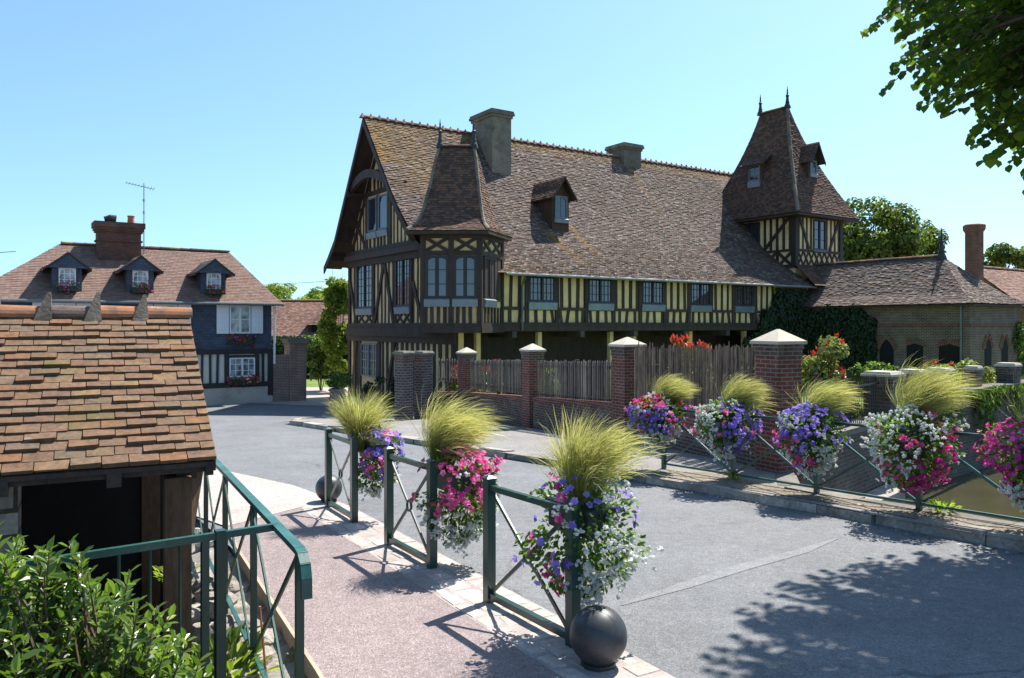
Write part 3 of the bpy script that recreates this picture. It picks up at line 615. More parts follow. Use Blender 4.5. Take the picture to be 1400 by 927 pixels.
for a0,z0,a1,z1,wd in ((0,.03,TR,.03,.2),(0,-.13,TR,-.13,.2),(0,2.25,TR,2.25,.24),(0,.7,TR,.7,.13)): wbar(tb,O,E,NF,a0,z0,a1,z1,wd,.09 if z0<.1 else .055)
studs(tb,O,E,NF,1.6,19,.77,2.2,.43,.155,wins,.025); studs(tb,O,E,NF,1.6,19,.08,.66,.42,.15,(),.025,lean=.06)
for a,b in wins:
    for q in (a-.1,b+.1): wbar(tb,O,E,NF,q,.08,q,2.2,.19,.065)
# gable timbers
O2=C0; n2=-E
gw=[(7.98,9.8,.85,2.95),(4.05,5.45,.85,2.95)]
for a0,z0,a1,z1,wd,d in ((0,.0,W,.0,.22,.14),(0,-.3,W,-.3,.38,.2),(0,-.62,W,-.62,.26,.12),(0,3.02,W,3.02,.3,.14),(0,3.3,W,3.3,.26,.3),(0,3.55,W,3.55,.2,.22),(W-.12,g0,W-.12,3,.24,.07),(.12,g0,.12,3,.24,.07)): wbar(tb,O2,U,n2,a0,z0,a1,z1,wd,d)
studs(tb,O2,U,n2,2.6,W-.25,.1,2.9,.40,.13,[(g[0],g[1]) for g in gw],.02)
for a0,a1,_,_ in gw:
    for q in (a0-.09,a1+.09): wbar(tb,O2,U,n2,q,.1,q,2.9,.18,.065)
    wbar(tb,O2,U,n2,a0-.1,.76,a1+.1,.76,.12,.06)
    m_=(a0+a1)/2; xpanel(tb,O2,U,n2,a0,.1,m_,.6,.11); xpanel(tb,O2,U,n2,m_,.1,a1,.6,.11)
for a0,z0,a1,z1 in ((7.75,.1,6.75,2.85),(5.7,.1,6.65,2.85),(10.7,2.2,9.9,.1),(2.9,.1,3.8,1.9)): wbar(tb,O2,U,n2,a0,z0,a1,z1,.2,.075)
# attic gable timbers
zr=lambda s_: np.interp(s_,[p[0] for p in allp],[p[1] for p in allp])-.15
for k in range(25):
    s_=1.6+k*.375
    if zr(s_)>3.8 and not(6.2<s_<8.6): wbar(tb,O2,U,n2,s_,3.6,s_,min(zr(s_),6.2),.13,.02)
for a in (6.3,6.7,7.05,7.4,7.8,8.3): wbar(tb,O2,U,n2,a,6.35,a,7.2,.15,.05); wbar(tb,O2,U,n2,a,3.6,a,4.3,.15,.05)
for a0,z0,a1,z1,wd in ((4.5,6.25,9.3,6.25,.2),(5.9,7.2,8.3,7.2,.2),(6.05,3.6,6.05,6.2,.2),(8.7,3.6,8.7,6.2,.2),(7.4,4.2,7.4,6.1,.2),(8.7,3.7,10.0,5.0,.16)): wbar(tb,O2,U,n2,a0,z0,a1,z1,wd,.07)
ss=[2.2,3.2,4.2,5.2,6.2,6.9,7.6,8.4,9.2,10.0,10.5]
for i in range(len(ss)-1): wbar(tb,O2,U,n2,ss[i],max(3.6,zr(ss[i])-.55),ss[i+1],max(3.6,zr(ss[i+1])-.55),.2,.07)
# ground floor gable studs
studs(tb,O2,U,n2,.4,9.9,g0,-.65,.5,.24,[(7.4,9.4)],.03)
for a in (10.1,7.25,9.5): wbar(tb,O2,U,n2,a,g0,a,-.6,.26,.07)
wbar(tb,O2,U,n2,6.6,g0,5.6,-.7,.2,.075); wbar(tb,O2,U,n2,9.9,-.8,10.6,g0,.2,.07); wbar(tb,O2,U,n2,0,g0+.4,W,g0+.4,.5,.06)
tb.build('timber_frame','timber',manor)
for a,b in wins: window(manor,C0,E,NF,a,1.0,b,2.1,3,3,rec=.02,bw=.03)
for a0,a1,z0,z1 in gw: window(manor,C0,U,-E,a0,z0,a1,z1,2,6,rec=.02,bw=.035)
window(manor,C0,U,-E,6.3,4.45,7.3,6.05,1,1,'bluegrey',rec=.02,leaves=1); window(manor,C0,U,-E,7.5,4.45,8.5,6.05,1,1,'bluegrey',rec=.02,leaves=1)
window(manor,C0,U,-E,7.5,-2.45,9.3,-.85,3,4,'bluegrey',rec=.02,bw=.05,sill=None)
mb=MB()                                       # gutter and downpipes
mb.tube([FP(1.9,.52,2.06),FP(TR,.52,2.06)],.06,8); mb.build('gutter','lead',manor)
mb=MB(); mb.tube([FP(2.85,.5,2.0),FP(2.95,.2,1.75),FP(2.95,.13,1.6),FP(2.95,.13,-.2)],.045,8); mb.build('downpipe','lead',manor)
def chimney(par,t0,t1,s0,s1,zb,zt,mat,cap='cap_grey',name='chimney'):
    mb=MB(); mb.obox(FP(t0,-s0,zb),E*(t1-t0),U*(s1-s0),V((0,0,zt-.35-zb)))
    c=MB()
    for k,(o,z0,z1) in enumerate(((.06,-.35,-.22),(.13,-.22,-.1),(.1,-.1,0))): c.obox(FP(t0-o,-s0+o,zt+z0),E*(t1-t0+2*o),U*(s1-s0+2*o),V((0,0,z1-z0)))
    f=FP((t0+t1)/2,-(s0+s1)/2,0)
    o=mb.build(name,mat,par); c.build('chimney_cap',mat,o); return o
chimney(roof,5.0,6.1,5.35,7.2,6.5,10.45,'chimney_stone')
chimney(roof,14.6,15.9,6.6,8.0,8.2,10.3,'chimney_stone')
def dormer(par,O,u,n,wd,z0,zw0,zw1,za,depth,tilem,wall='timber',ov=.38,eb=.5):
    """small gabled dormer: cheeks, window, steep roof with overhang; O = foot of the face centre"""
    O=V(O); b=MB()
    b.prism([O-u*wd/2+V((0,0,z0)),O+u*wd/2+V((0,0,z0)),O+u*wd/2+V((0,0,zw1+.1)),O+V((0,0,za-.12)),O-u*wd/2+V((0,0,zw1+.1))],-n*depth)
    d=b.build('dormer',wall,par)
    r_=MB()
    zl=zw1-.08
    for sg in (-1,1):
        e0=O+u*(sg*(wd/2+.22))+n*ov+V((0,0,zl-.05)); e1=O+u*(sg*(wd/2+.22))-n*depth+V((0,0,zl-.05))
        t0=O+n*ov+V((0,0,za)); t1=O-n*depth+V((0,0,za)); m0=e0.lerp(t0,.45)-V((0,0,.06)); m1=e1.lerp(t1,.45)-V((0,0,.06))
        if sg<0: r_.tiles([e1,m1,t1],[e0,m0,t0],.12,.17,.024)
        else: r_.tiles([e0,m0,t0],[e1,m1,t1],.12,.17,.024)
        r_.hexa([p+V((0,0,-.14)) for p in (e0,t0,t0-n*.06,e0-n*.06)]+[p-V((0,0,.012)) for p in (e0,t0,t0-n*.06,e0-n*.06)],1)
        r_.hexa([p+V((0,0,-.06)) for p in (e0-n*.07,t0-n*.07,t1,e1)]+[p-V((0,0,.02)) for p in (e0-n*.07,t0-n*.07,t1,e1)],1)
    r_.build('dormer_roof',[tilem,'timber'],d)
    window(d,O-u*wd/2,u,n,.14,zw0,wd-.14,zw1,2,3,'bluegrey',fw=.05,leaves=1,bw=.03,arch=1,rec=.015,sd=.22)
    return d
dormer(manor,FP(7.25,-2.9,0),E,NF,1.0,4.2,5.05,6.1,7.0,2.7,'tile_dark','oak')
# ---------------------------------------------------------------- corner oriel
orl=MB(); LX,RX,YF=-3.36,-1.2,29.55
A_=V((LX,YF+.12,0));Bq=V((RX,YF,0)); u0=(Bq-A_).normalized(); n0=V((u0.y,-u0.x,0)); Lf=(Bq-A_).length
Dq=V((-.42,31.75,0)); u1=(Dq-Bq).normalized(); n1=V((u1.y,-u1.x,0)); Lr=(Dq-Bq).length
Dl=V((-3.75,33.2,0)); u2=(A_-Dl).normalized(); n2_=V((u2.y,-u2.x,0)); Ll=(A_-Dl).length
orl.prism([p+V((0,0,-.12)) for p in (A_,Bq,Dq,V((-2,33,0)),Dl)],(0,0,3.75))
oriel=orl.build('oriel','plaster',manor)
tb=MB()
for O,u,n,L in ((A_,u0,n0,Lf),(Bq,u1,n1,Lr),(Dl,u2,n2_,Ll)):
    for z,wd,d in ((-.16,.24,.1),(.02,.13,.07),(2.72,.16,.07),(3.42,.3,.09),(1.0,.1,.055)): wbar(tb,O,u,n,-.05,z,L+.05,z,wd,d)
    for a in (.02,L-.02): wbar(tb,O,u,n,a,-.1,a,3.5,.2,.075)
for a in (Lf/2,): wbar(tb,A_,u0,n0,a,-.1,a,3.5,.2,.08)
for a0 in (.1,Lf/2+.1): xpanel(tb,A_,u0,n0,a0,2.78,a0+Lf/2-.2,3.3,.13)
for k in range(8):
    if k!=4: a=.12+k*(Lf-.24)/8; wbar(tb,A_,u0,n0,a,.05,a+R.uniform(-.02,.02),.72,.13,.05)
for a0 in (.1,Lr/2): xpanel(tb,Bq,u1,n1,a0,2.78,a0+Lr/2-.1,3.3,.12)
for k in range(7): a=.15+k*(Lr-.3)/6; wbar(tb,Bq,u1,n1,a,.05,a,.7,.14,.05)
for k in range(5): a=.5+k*.36; wbar(tb,Bq,u1,n1,a,1.0,a,2.7,.3,.05)
tb.build('timber_frame','timber',oriel)
for a0 in (.12,Lf/2+.1): window(oriel,A_,u0,n0,a0,1.02,a0+Lf/2-.22,2.62,1,3,'winframe',fw=.09,arch=2,rec=.02,bw=.03,sd=.32)
window(oriel,Bq,u1,n1,.3,1.02,Lr-.9,2.62,1,3,'winframe',fw=.08,rec=.02,bw=.03,sd=.32)
mb=MB()
zt=7.05; RA=V((-2.84,31.2,zt)); RB=V((-1.5,31.2,zt))
def curve(e,tp,k=.42,n=15):
    out=[]
    for i in range(n):
        f=i/(n-1); g=f**.62 if 0 else 1-(1-f)**1.75
        g=float(np.interp(f,[0,.05,.12,.24,.5,.85,1],[0,.2,.34,.48,.66,.87,1]))
        out.append(V((e.x+(tp.x-e.x)*g,e.y+(tp.y-e.y)*g,e.z+(tp.z-e.z)*f)))
    return out
ea=V((-3.88,29.15,3.52));eb=V((-.86,29.05,3.52));er=V((-.0,32.3,3.6));eL=V((-4.2,33.6,3.6))
mb.tiles(curve(ea,RA),curve(eb,RB),.105,.16,.024,0); mb.tiles(curve(eb,RB),curve(er,RB+V((.02,.3,0))),.105,.16,.03,0,jit=.5)
mb.tiles(curve(eL,RA+V((-.02,.3,0))),curve(ea,RA),.105,.16,.024,0); mb.tiles(curve(er,RB+V((.02,.3,0))),curve(eL,RA+V((-.02,.3,0))),.3,.3,.02,0)
for a,b in ((ea,eb),(eb,er),(eL,ea)):
    mb.hexa([p+V((0,0,-.14)) for p in (a,b,b.lerp(V((-2.2,31.5,b.z)),.12),a.lerp(V((-2.2,31.5,a.z)),.12))]+[p-V((0,0,.02)) for p in (a,b,b.lerp(V((-2.2,31.5,b.z)),.12),a.lerp(V((-2.2,31.5,a.z)),.12))],1)
mb.prism([p-V((0,0,.16)) for p in (ea.lerp(RA,.06),eb.lerp(RB,.06),er,eL)],(0,0,.03),1)
for c in (curve(ea,RA),curve(eb,RB)):
    for i in range(len(c)-1): mb.tube([c[i]+V((0,0,.03)),c[i+1]+V((0,0,.03))],[.07,.065],6,2)
mb.ridge(RA,RB,.11,.3,0)
mb.build('oriel_roof',['tile_dark','timber','chimney_stone'],oriel)
for p in (RA,RB): mb=MB(); finial(mb,p,1.1,.1); mb.build('finial','iron',oriel)
# ---------------------------------------------------------------- tower
tw=MB(); h0=-.8; dw=4.3; dd=5.7; TZ=6.35; TB=3.25
tw.obox(FP(TR,h0,g0),E*dw,U*dd,V((0,0,TZ+.3-g0)))
tower=tw.build('tower','plaster',manor)
T0=FP(TR,h0,0); TBk=FP(TR,h0-dd,0)
tb=MB()
# right face (parallel to the front) measured from the corner; left face from the back towards the corner
for O,u,n,L in ((T0,E,NF,dw),(TBk,NF,-E,dd)):
    for z,wd,d in ((TB+.05,.2,.07),(4.2,.14,.06),(6.28,.3,.07)): wbar(tb,O,u,n,0,z,L,z,wd,d)
    for a in (.08,L-.08): wbar(tb,O,u,n,a,TB,a,6.3,.28,.08)
studs(tb,T0,E,NF,.3,dw-.3,4.25,6.15,.36,.13,[(1.55,2.75)],.025)
for k in range(8): a=.22+k*.485; xpanel(tb,T0,E,NF,a,3.35,a+.48,4.15,.1)
for a0,z0,a1,z1 in ((.3,6.1,1.2,4.3),(dw-.3,6.1,dw-1.2,4.3)): wbar(tb,T0,E,NF,a0,z0,a1,z1,.15,.07)
studs(tb,TBk,NF,-E,.3,dd-.3,4.25,6.15,.42,.14,[(2.2,3.4)])
for a in (.3,1.35,2.4,3.5,4.55): xpanel(tb,TBk,NF,-E,a,3.3,a+1.0,4.15,.17); wbar(tb,TBk,NF,-E,a,3.2,a,4.2,.16,.055)
wbar(tb,TBk,NF,-E,3.6,4.25,dd-.3,6.1,.17,.075)
tb.build('timber_frame','timber',tower)
window(tower,T0,E,NF,1.6,4.3,2.7,6.0,1,3,'winframe',rec=.02,bw=.03,sd=.12); window(tower,TBk,NF,-E,2.25,4.3,3.35,6.0,3,3,'winframe',rec=.02,sd=.25)
ov=.7; e_=[FP(TR-ov,h0+ov,6.2),FP(TR+dw+ov,h0+ov,6.2),FP(TR+dw+ov,h0-dd-ov,6.2),FP(TR-ov,h0-dd-ov,6.2)]
zt=12.6; rc=FP(TR+dw/2-.95,h0-dd/2+.5,zt); r1=rc+NF*.95; r2=rc-NF*.95
cv=lambda e,tp:[V((e.x+(tp.x-e.x)*g,e.y+(tp.y-e.y)*g,e.z+(tp.z-e.z)*f)) for f in [i/8 for i in range(9)] for g in [1-(1-f)**1.9*.42-(1-f)*.58]]
mb=MB()
mb.tiles(cv(e_[3],r2),cv(e_[0],r1),.115,.17,.036,wob=.02); mb.tiles(cv(e_[0],r1+E*.02-NF*.02),cv(e_[1],r1+E*.12),.115,.17,.036,wob=.02); mb.tiles(cv(e_[1],r1),cv(e_[2],r2),.2,.2,.024); mb.tiles(cv(e_[2],r2),cv(e_[3],r2-E*.02),.3,.3,.024)
mb.prism([p-V((0,0,.16)) for p in e_],(0,0,.12),1)
c=cv(e_[0],r1)
for i in range(8): mb.tube([c[i]+V((0,0,.03)),c[i+1]+V((0,0,.03))],[.1,.09],6,2)
mb.ridge(r2,r1,.12,.35,0)
mb.build('tower_roof',['tile_dark','timber','chimney_stone'],tower)
for p in (r1,r2): mb=MB(); finial(mb,p,1.2,.125); mb.build('finial','iron',tower)
def facept(cl,cr,f,u):  # point on a curved roof face
    n=len(cl)-1; x=f*n; i=min(int(x),n-1); return (cl[i].lerp(cl[i+1],x-i)).lerp(cr[i].lerp(cr[i+1],x-i),u)
q=facept(cv(e_[0],r1),cv(e_[1],r1),.42,.52); dormer(tower,V((q.x,q.y,0))+NF*.28,E,NF,.85,8.0,8.62,9.35,10.35,1.7,'tile_dark','oak',ov=.42)
q=facept(cv(e_[3],r2),cv(e_[0],r1),.36,.47); qq=V((q.x,q.y,0))-E*.12
mb=MB(); mb.obox(qq-NF*.5+V((0,0,7.9)),NF*1.0,E*1.2,V((0,0,1.5))); d=mb.build('dormer','oak',tower)   # lean-to dormer on the shaded side
window(d,qq-NF*.5,NF,-E,.12,8.45,.88,9.3,2,3,'bluegrey',fw=.05,leaves=1,rec=.015,sd=.4)
mb=MB(); a=qq-NF*.85-E*.3; b=qq+NF*.85-E*.3; mb.tiles([a+V((0,0,9.35)),a+E*1.35+V((0,0,10.3))],[b+V((0,0,9.35)),b+E*1.35+V((0,0,10.3))],.115,.17,.024)
mb.hexa([p+V((0,0,9.25)) for p in (a,b)]+[p+E*1.35+V((0,0,10.2)) for p in (b,a)]+[p+V((0,0,9.33)) for p in (a,b)]+[p+E*1.35+V((0,0,10.28)) for p in (b,a)],1)
mb.build('dormer_roof',['tile_dark','timber'],d)
# pent roof round the foot of the tower
mb=MB()
ins=[FP(TR,h0,3.3),FP(TR+dw,h0,3.3)]; 
mb.tiles([FP(TR-.4,.75,2.15),FP(TR-.05,h0+.02,3.4)],[FP(TR+dw+.3,.75,2.15),FP(TR+dw,h0+.02,3.4)],.115,.17,.024)
mb.build('pent_roof','tile_dark',tower)
# ================================================================ BRICK WING BY THE TOWER
wing=thing('brick_outbuilding','low brick outbuilding with pointed windows and a hipped tile roof below the tower','outbuilding',FP(23.8,5,gz(37)))
wt0,wt1,wh0,wh1=21.4,26.2,-.2,8.8; wz=1.0
wb=MB(); wb.obox(FP(wt0,wh1,g0),E*(wt1-wt0),-NF*(wh1-wh0),V((0,0,wz+.15-g0))); wb.build('wall','brick_wing',wing)
WL=FP(wt0,wh0,0); LW=wh1-wh0               # long wall runs along NF from WL, facing -E
mb=MB()
for z in (-.05,): rect(mb,WL,NF,-E,3.6,z,LW,z+.12,.05); rect(mb,FP(wt0,wh1,0),E,NF,0,z,wt1-wt0,z+.12,.05)
mb.build('string_course','brick_red',wing)
def px2h(k):  # position along the long wall seen along a direction of slope k
    return (WL.x-k*WL.y)/(k*NF.y-NF.x)
def opening(par,O,u,n,a0,a1,z0,z1,kind,name):
    p=[]
    if kind=='point':
        m_=(a0+a1)/2; p=[(a0,z0),(a1,z0),(a1,z1-.55),(a1-(a1-a0)*.16,z1-.28),(m_,z1),(a0+(a1-a0)*.16,z1-.28),(a0,z1-.55)]
    else: p=[(a0,z0),(a1,z0),(a1,z1-.12),((a0+a1)/2,z1),(a0,z1-.12)]
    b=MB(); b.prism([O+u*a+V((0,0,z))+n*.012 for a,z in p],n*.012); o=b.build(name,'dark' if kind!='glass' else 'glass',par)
    f=MB(); top=p[2:]
    cx=(a0+a1)/2
    for i in range(len(top)-1):
        (x0,q0),(x1,q1)=top[i],top[i+1]
        ln=math.hypot(x1-x0,q1-q0); kk=max(2,int(ln/.09)); nx_,nz=(q0-q1)/ln,(x1-x0)/ln
        if nz<0: nx_,nz=-nx_,-nz
        for j in range(kk):
            fx=(j+.5)/kk; ax=x0+(x1-x0)*fx; az=q0+(q1-q0)*fx
            wbar(f,O,u,n,ax,az,ax+nx_*.26,az+nz*.26,.065,.04)
    f.build('brick_arch','brick_orange',o)
    return o
k=lambda px:(px-700)/F
hA,hB=px2h(k(1203)),px2h(k(1222)); opening(wing,WL,NF,-E,hA,hB,-2.6,-.65,'point','window')
for a,b in ((1240,1262),(1284,1313)): opening(wing,WL,NF,-E,px2h(k(a)),px2h(k(b)),g0+.3,-.85,'seg','doorway')
WF=FP(wt0,wh1,0)
for a,b in ((1.35,1.95),(2.95,3.55)): opening(wing,WF,E,NF,a,b,-1.85,-.55,'point','window')
mb=MB(); mb.tube([WL+NF*(LW-.35)-E*.08+V((0,0,1.0)),WL+NF*(LW-.35)-E*.08+V((0,0,g0))],.05,8); mb.build('downpipe','lead',wing)
mb=MB(); zr_=3.4; tm=(wt0+wt1)/2; ov=.35
def bell(a,b): return [a,a.lerp(b,.3)+V((0,0,-.22)),a.lerp(b,.62)+V((0,0,-.14)),b]
eL0,eL1=FP(wt0-ov,wh0-1,wz),FP(wt0-ov,wh1+ov,wz); eR1,eR0=FP(wt1+ov,wh1+ov,wz),FP(wt1+ov,wh0-1,wz)
rr0,rr1=FP(tm,wh0-1,zr_),FP(tm,wh1-2.5,zr_)
mb.tiles(bell(eL0,rr0),bell(eL1,rr1),.115,.17,.028,jit=.5,wob=.03); mb.tiles(bell(eL1,rr1),bell(eR1,rr1+E*.05),.115,.17,.03,jit=.5,wob=.03); mb.tiles(bell(eR1,rr1),bell(eR0,rr0),.25,.3,.024)
mb.prism([p-V((0,0,.1)) for p in (eL0,eL1,eR1,eR0)],(0,0,.05),1)
wr=mb.build('roof',['tile_manor','timber'],wing)
mb=MB(); mb.ridge(rr0,rr1,.12,.36); mb.build('ridge_tiles','tile_dark',wr)
mb=MB(); finial(mb,rr1+V((0,0,-.1)),1.5,.15); mb.build('finial','iron',wr)
mb=MB(); pc=FP(25.75,6.9,0); mb.lathe(pc,[(.42,1.0),(.42,4.65),(.48,4.72),(.52,4.82),(.52,5.0),(.44,5.05),(.36,5.05)],8); mb.build('chimney','brick_orange',wr)

# ================================================================ SLATE HOUSE ON THE LEFT
HR=V((-10.05,33,0)); HU=-E
house=thing('slate_fronted_house','slate-hung house with red-brown hipped roof, three small dormers and white shutters','house',g3(-14,30.5))
hg=-3.6; LH=10.3; HD=5.7
mb=MB(); rect(mb,HR,HU,NF,0,-1.0,LH,1.0,-HD); mb.build('upper_wall','slate',house)
mb=MB(); rect(mb,HR,HU,NF,0,-2.5,LH,-1.0,-HD,0,-.06); mb.build('lower_wall','plaster_pale',house)
mb=MB(); rect(mb,HR,HU,NF,-.04,hg,LH+.04,-2.45,-HD-.1,0,.03); mb.build('plinth','render_grey',house)
mb=MB()
for z,wd in ((-1.06,.2),(-2.42,.2)): wbar(mb,HR,HU,NF,0,z,LH,z,wd,.06)
lw=[(.7,1.72),(3.6,4.6),(7.1,8.1)]
studs(mb,HR,HU,NF,.08,LH-.1,-2.4,-1.0,.30,.10,[(a-.1,b+.1) for a,b in lw],.025)
for a,b in lw:
    for q in (a-.1,b+.1): wbar(mb,HR,HU,NF,q,-2.4,q,-1.0,.17,.055)
    wbar(mb,HR,HU,NF,a-.1,-1.25,b+.1,-1.25,.08,.06)
wbar(mb,HR,HU,NF,.06,-2.9,.06,-1.0,.2,.05)
mb.build('timber_frame','winframe',house)
def flowerbox(O,u,n,a0,a1,z,lab,group='flower boxes on the slate house'):
    t=thing('flower_box',lab,'flower box',O+u*(a0+a1)/2+V((0,0,z)),group)
    b=MB(); b.obox(O+u*a0+V((0,0,z))+n*.05,u*(a1-a0),n*.2,V((0,0,.2))); b.build('trough','winframe',t)
    l=MB();f=MB()
    for i in range(int(150*(a1-a0))):
        p=O+u*R.uniform(a0-.05,a1+.05)+n*R.uniform(.02,.34)+V((0,0,z+R.gauss(.17,.1)))
        d=rv().normalized(); l.leaf(p,d,rv().normalized(),.08,.06)
    for i in range(int(42*(a1-a0))):
        p=O+u*R.uniform(a0-.05,a1+.05)+n*R.uniform(.12,.38)+V((0,0,z+R.gauss(.24,.12)))
        blossom(f,p,(n+rv()*.6).normalized(),R.uniform(.03,.05),5,0 if R.random()<.7 else 1)
    l.build('foliage','basketleaf',t); f.build('blossoms',['redpetal','pink'],t); return t
def blossom(mb,p,n,r_,k=5,m=0):
    x=n.cross(V((.2,.3,.9))).normalized(); y=n.cross(x); vs_=[p-n*(r_*.35)]; a0=R.random()*6
    for i in range(k*2):
        a=a0+math.pi*i/k; q=r_*(1 if i%2==0 else .72); vs_.append(p+(x*math.cos(a)+y*math.sin(a))*q+n*R.uniform(-.1,.12)*r_)
    mb.add(vs_,[(0,1+i,1+(i+1)%(2*k)) for i in range(2*k)],m)
boxlabels=[('red geranium box under the shuttered upstairs window','pink geranium box under the white ground floor window'),('red geranium box under the middle upstairs window','pink flower box at the edge of the tiled shelter roof'),('red geranium box under the leftmost upstairs window','pink flower box under the far left ground floor window')]
for i,(a,b) in enumerate(((.88,1.72),(3.7,4.55),(7.2,8.05))):
    window(house,HR,HU,NF,a,-.33,b,.82,1,2,'white','curtain',None,rec=.03,fw=.06,bw=.03)
    for s0,s1,nm in ((a-.5,a-.03,0),(b+.03,b+.5,1)):
        sh=MB(); rect(sh,HR,HU,NF,s0,-.33,s1,.82,.045,0,.05)
        for z0,z1 in ((-.27,.18),(.28,.76)):
            q=z0
            while q<z1: rect(sh,HR,HU,NF,s0+.06,q,s1-.06,q+.03,.012,0,.094); q+=.055
        sh.build('shutter','white',house)
    flowerbox(HR,HU,NF,a-.1,b+.1,-.78,boxlabels[i][0])
    a2,b2=lw[i]; window(house,HR,HU,NF,a2,-2.1,b2,-1.32,2,3,'white','curtain',None,rec=.03,fw=.05,bw=.025); flowerbox(HR,HU,NF,a2-.12,b2+.12,-2.42,boxlabels[i][1])
mb=MB(); zr_=3.22; ov=.38
e0=HR+NF*ov-HU*ov+V((0,0,.93)); e1=HR+NF*ov+HU*(LH+ov)+V((0,0,.93)); b0=HR-NF*(HD+ov)-HU*ov+V((0,0,.93)); b1=HR-NF*(HD+ov)+HU*(LH+ov)+V((0,0,.93))
q0=HR-NF*HD/2+HU*1.0+V((0,0,zr_)); q1=HR-NF*HD/2+HU*7.45+V((0,0,zr_))
bl=lambda a,b:[a,a.lerp(b,.12)+V((0,0,-.04)),b]
mb.tiles(bl(e1,q1),bl(e0,q0),.12,.17,.018,jit=.2); mb.tiles(bl(e0,q0),bl(b0,q0-NF*.05),.13,.18,.02); mb.tiles(bl(b1,q1-NF*.05),bl(e1,q1),.13,.18,.022,jit=.4); mb.tiles(bl(b0,q0),bl(b1,q1),.3,.3,.02)
mb.prism([p-V((0,0,.1)) for p in (e0,e1,b1,b0)],(0,0,.06),1)
hr=mb.build('roof',['tile_house','winframe'],house)
mb=MB(); mb.ridge(q1,q0,.1,.4); mb.build('ridge_tiles','tile_dark',hr)
mb=MB(); mb.tube([e0+V((0,0,-.06))+NF*.05,e1+V((0,0,-.06))+NF*.05],.06,8); mb.build('gutter','lead',house)
mb=MB(); mb.tube([HR+NF*.1-HU*.1+V((0,0,.8)),HR+NF*.1-HU*.1+V((0,0,-1.6))],.05,8); mb.build('downpipe','white',house)
mb=MB(); cO=HR-NF*1.95; a0,a1=4.68,6.24
mb.obox(cO+HU*a0+V((0,0,2.0)),HU*(a1-a0),-NF*.8,V((0,0,1.95)))
for o_,z0,z1 in ((.05,3.35,3.42),(.06,3.72,3.8),(.1,3.8,3.9),(.14,3.9,4.12)): mb.obox(cO+HU*(a0-o_)+NF*o_+V((0,0,z0)),HU*(a1-a0+2*o_),-NF*(.8+2*o_),V((0,0,z1-z0)))
ch=mb.build('chimney','brick_chimney',hr)
mb=MB(); mb.lathe(cO+HU*5.0-NF*.4+V((0,0,4.1)),[(.14,0),(.12,.3),(.14,.32),(.14,.36),(.1,.36)],12); mb.build('chimney_pot','terracotta',ch)
mb=MB(); mb.tube([cO+HU*5.95-NF*.4+V((0,0,4.1)),cO+HU*5.9-NF*.4+V((0,0,4.25)),cO+HU*5.75-NF*.4+V((0,0,4.3)),cO+HU*5.55-NF*.4+V((0,0,4.28))],[.12,.15,.16,.16],10); mb.build('cowl','iron',ch)
mb=MB(); mb.obox(cO+HU*(a0-.02)+NF*.03+V((0,0,2.38)),HU*(a1-a0+.04),NF*.03,V((0,0,.16))); mb.build('flashing','lead',ch)
mb=MB(); ap=cO+HU*4.5-NF*.5; mb.tube([ap+V((0,0,2.6)),ap+V((0,0,5.85))],.022,6)
mb.tube([ap+V((0,0,5.85))+HU*.62-NF*.25,ap+V((0,0,5.62))-HU*.35+NF*.15],.016,5)
for f in [i/9 for i in range(10)]:
    p=(ap+V((0,0,5.85))+HU*.62-NF*.25).lerp(ap+V((0,0,5.62))-HU*.35+NF*.15,f); d=(NF+V((0,0,.15)))*(.26 if f>.8 else .17); mb.tube([p-d,p+d],.008,4)
for z in (4.1,4.6,5.1): mb.box(ap.x,ap.y,z,z+.1,.07,.07)
mb.build('antenna','alu',hr)
dl=['red flower box in the rightmost roof dormer','pink flower box in the middle roof dormer beside chimney','red flower box in the leftmost roof dormer']
for i,a in enumerate((2.3,5.0,7.45)):
    O=HR-NF*.12+HU*a
    b=MB(); wd=.95; z0=1.0; zc=2.2; za=2.62
    b.prism([O-HU*wd/2+V((0,0,z0)),O+HU*wd/2+V((0,0,z0)),O+HU*wd/2+V((0,0,zc)),O+V((0,0,za-.1)),O-HU*wd/2+V((0,0,zc))],-NF*2.2); d=b.build('dormer','slate',house)
    r_=MB()
    for sg in (-1,1):
        f0=O+HU*sg*(wd/2+.3)+NF*.3+V((0,0,zc-.12)); f1=f0-NF*2.4; t0=O+NF*.3+V((0,0,za+.06)); t1=t0-NF*2.4; m0=f0.lerp(t0,.4)-V((0,0,.1)); m1=m0-NF*2.4
        if sg<0: r_.tiles([f0,m0,t0],[f1,m1,t1],.12,.17,.02)
        else: r_.tiles([f1,m1,t1],[f0,m0,t0],.12,.17,.02)
        r_.hexa([p+V((0,0,-.09)) for p in (f0,t0,t1,f1)]+[p-V((0,0,.015)) for p in (f0,t0,t1,f1)],1)
    r_.prism([O+NF*.26+V((0,0,za-.0)),O+NF*.26+HU*(wd/2+.22)+V((0,0,zc-.1)),O+NF*.26-HU*(wd/2+.22)+V((0,0,zc-.1))],-NF*.25,2)
    r_.build('dormer_roof',['tile_house','winframe','slate'],d)
    window(d,O-HU*wd/2+V((0,0,0)),HU,NF,.2,1.45,wd-.2,2.12,3,3,'white','curtain',None,fw=.045,leaves=1,bw=.03,arch=1,rec=.015)
    flowerbox(O-HU*wd/2,HU,NF,.16,wd-.16,1.25,dl[i],'flower boxes in the roof dormers')
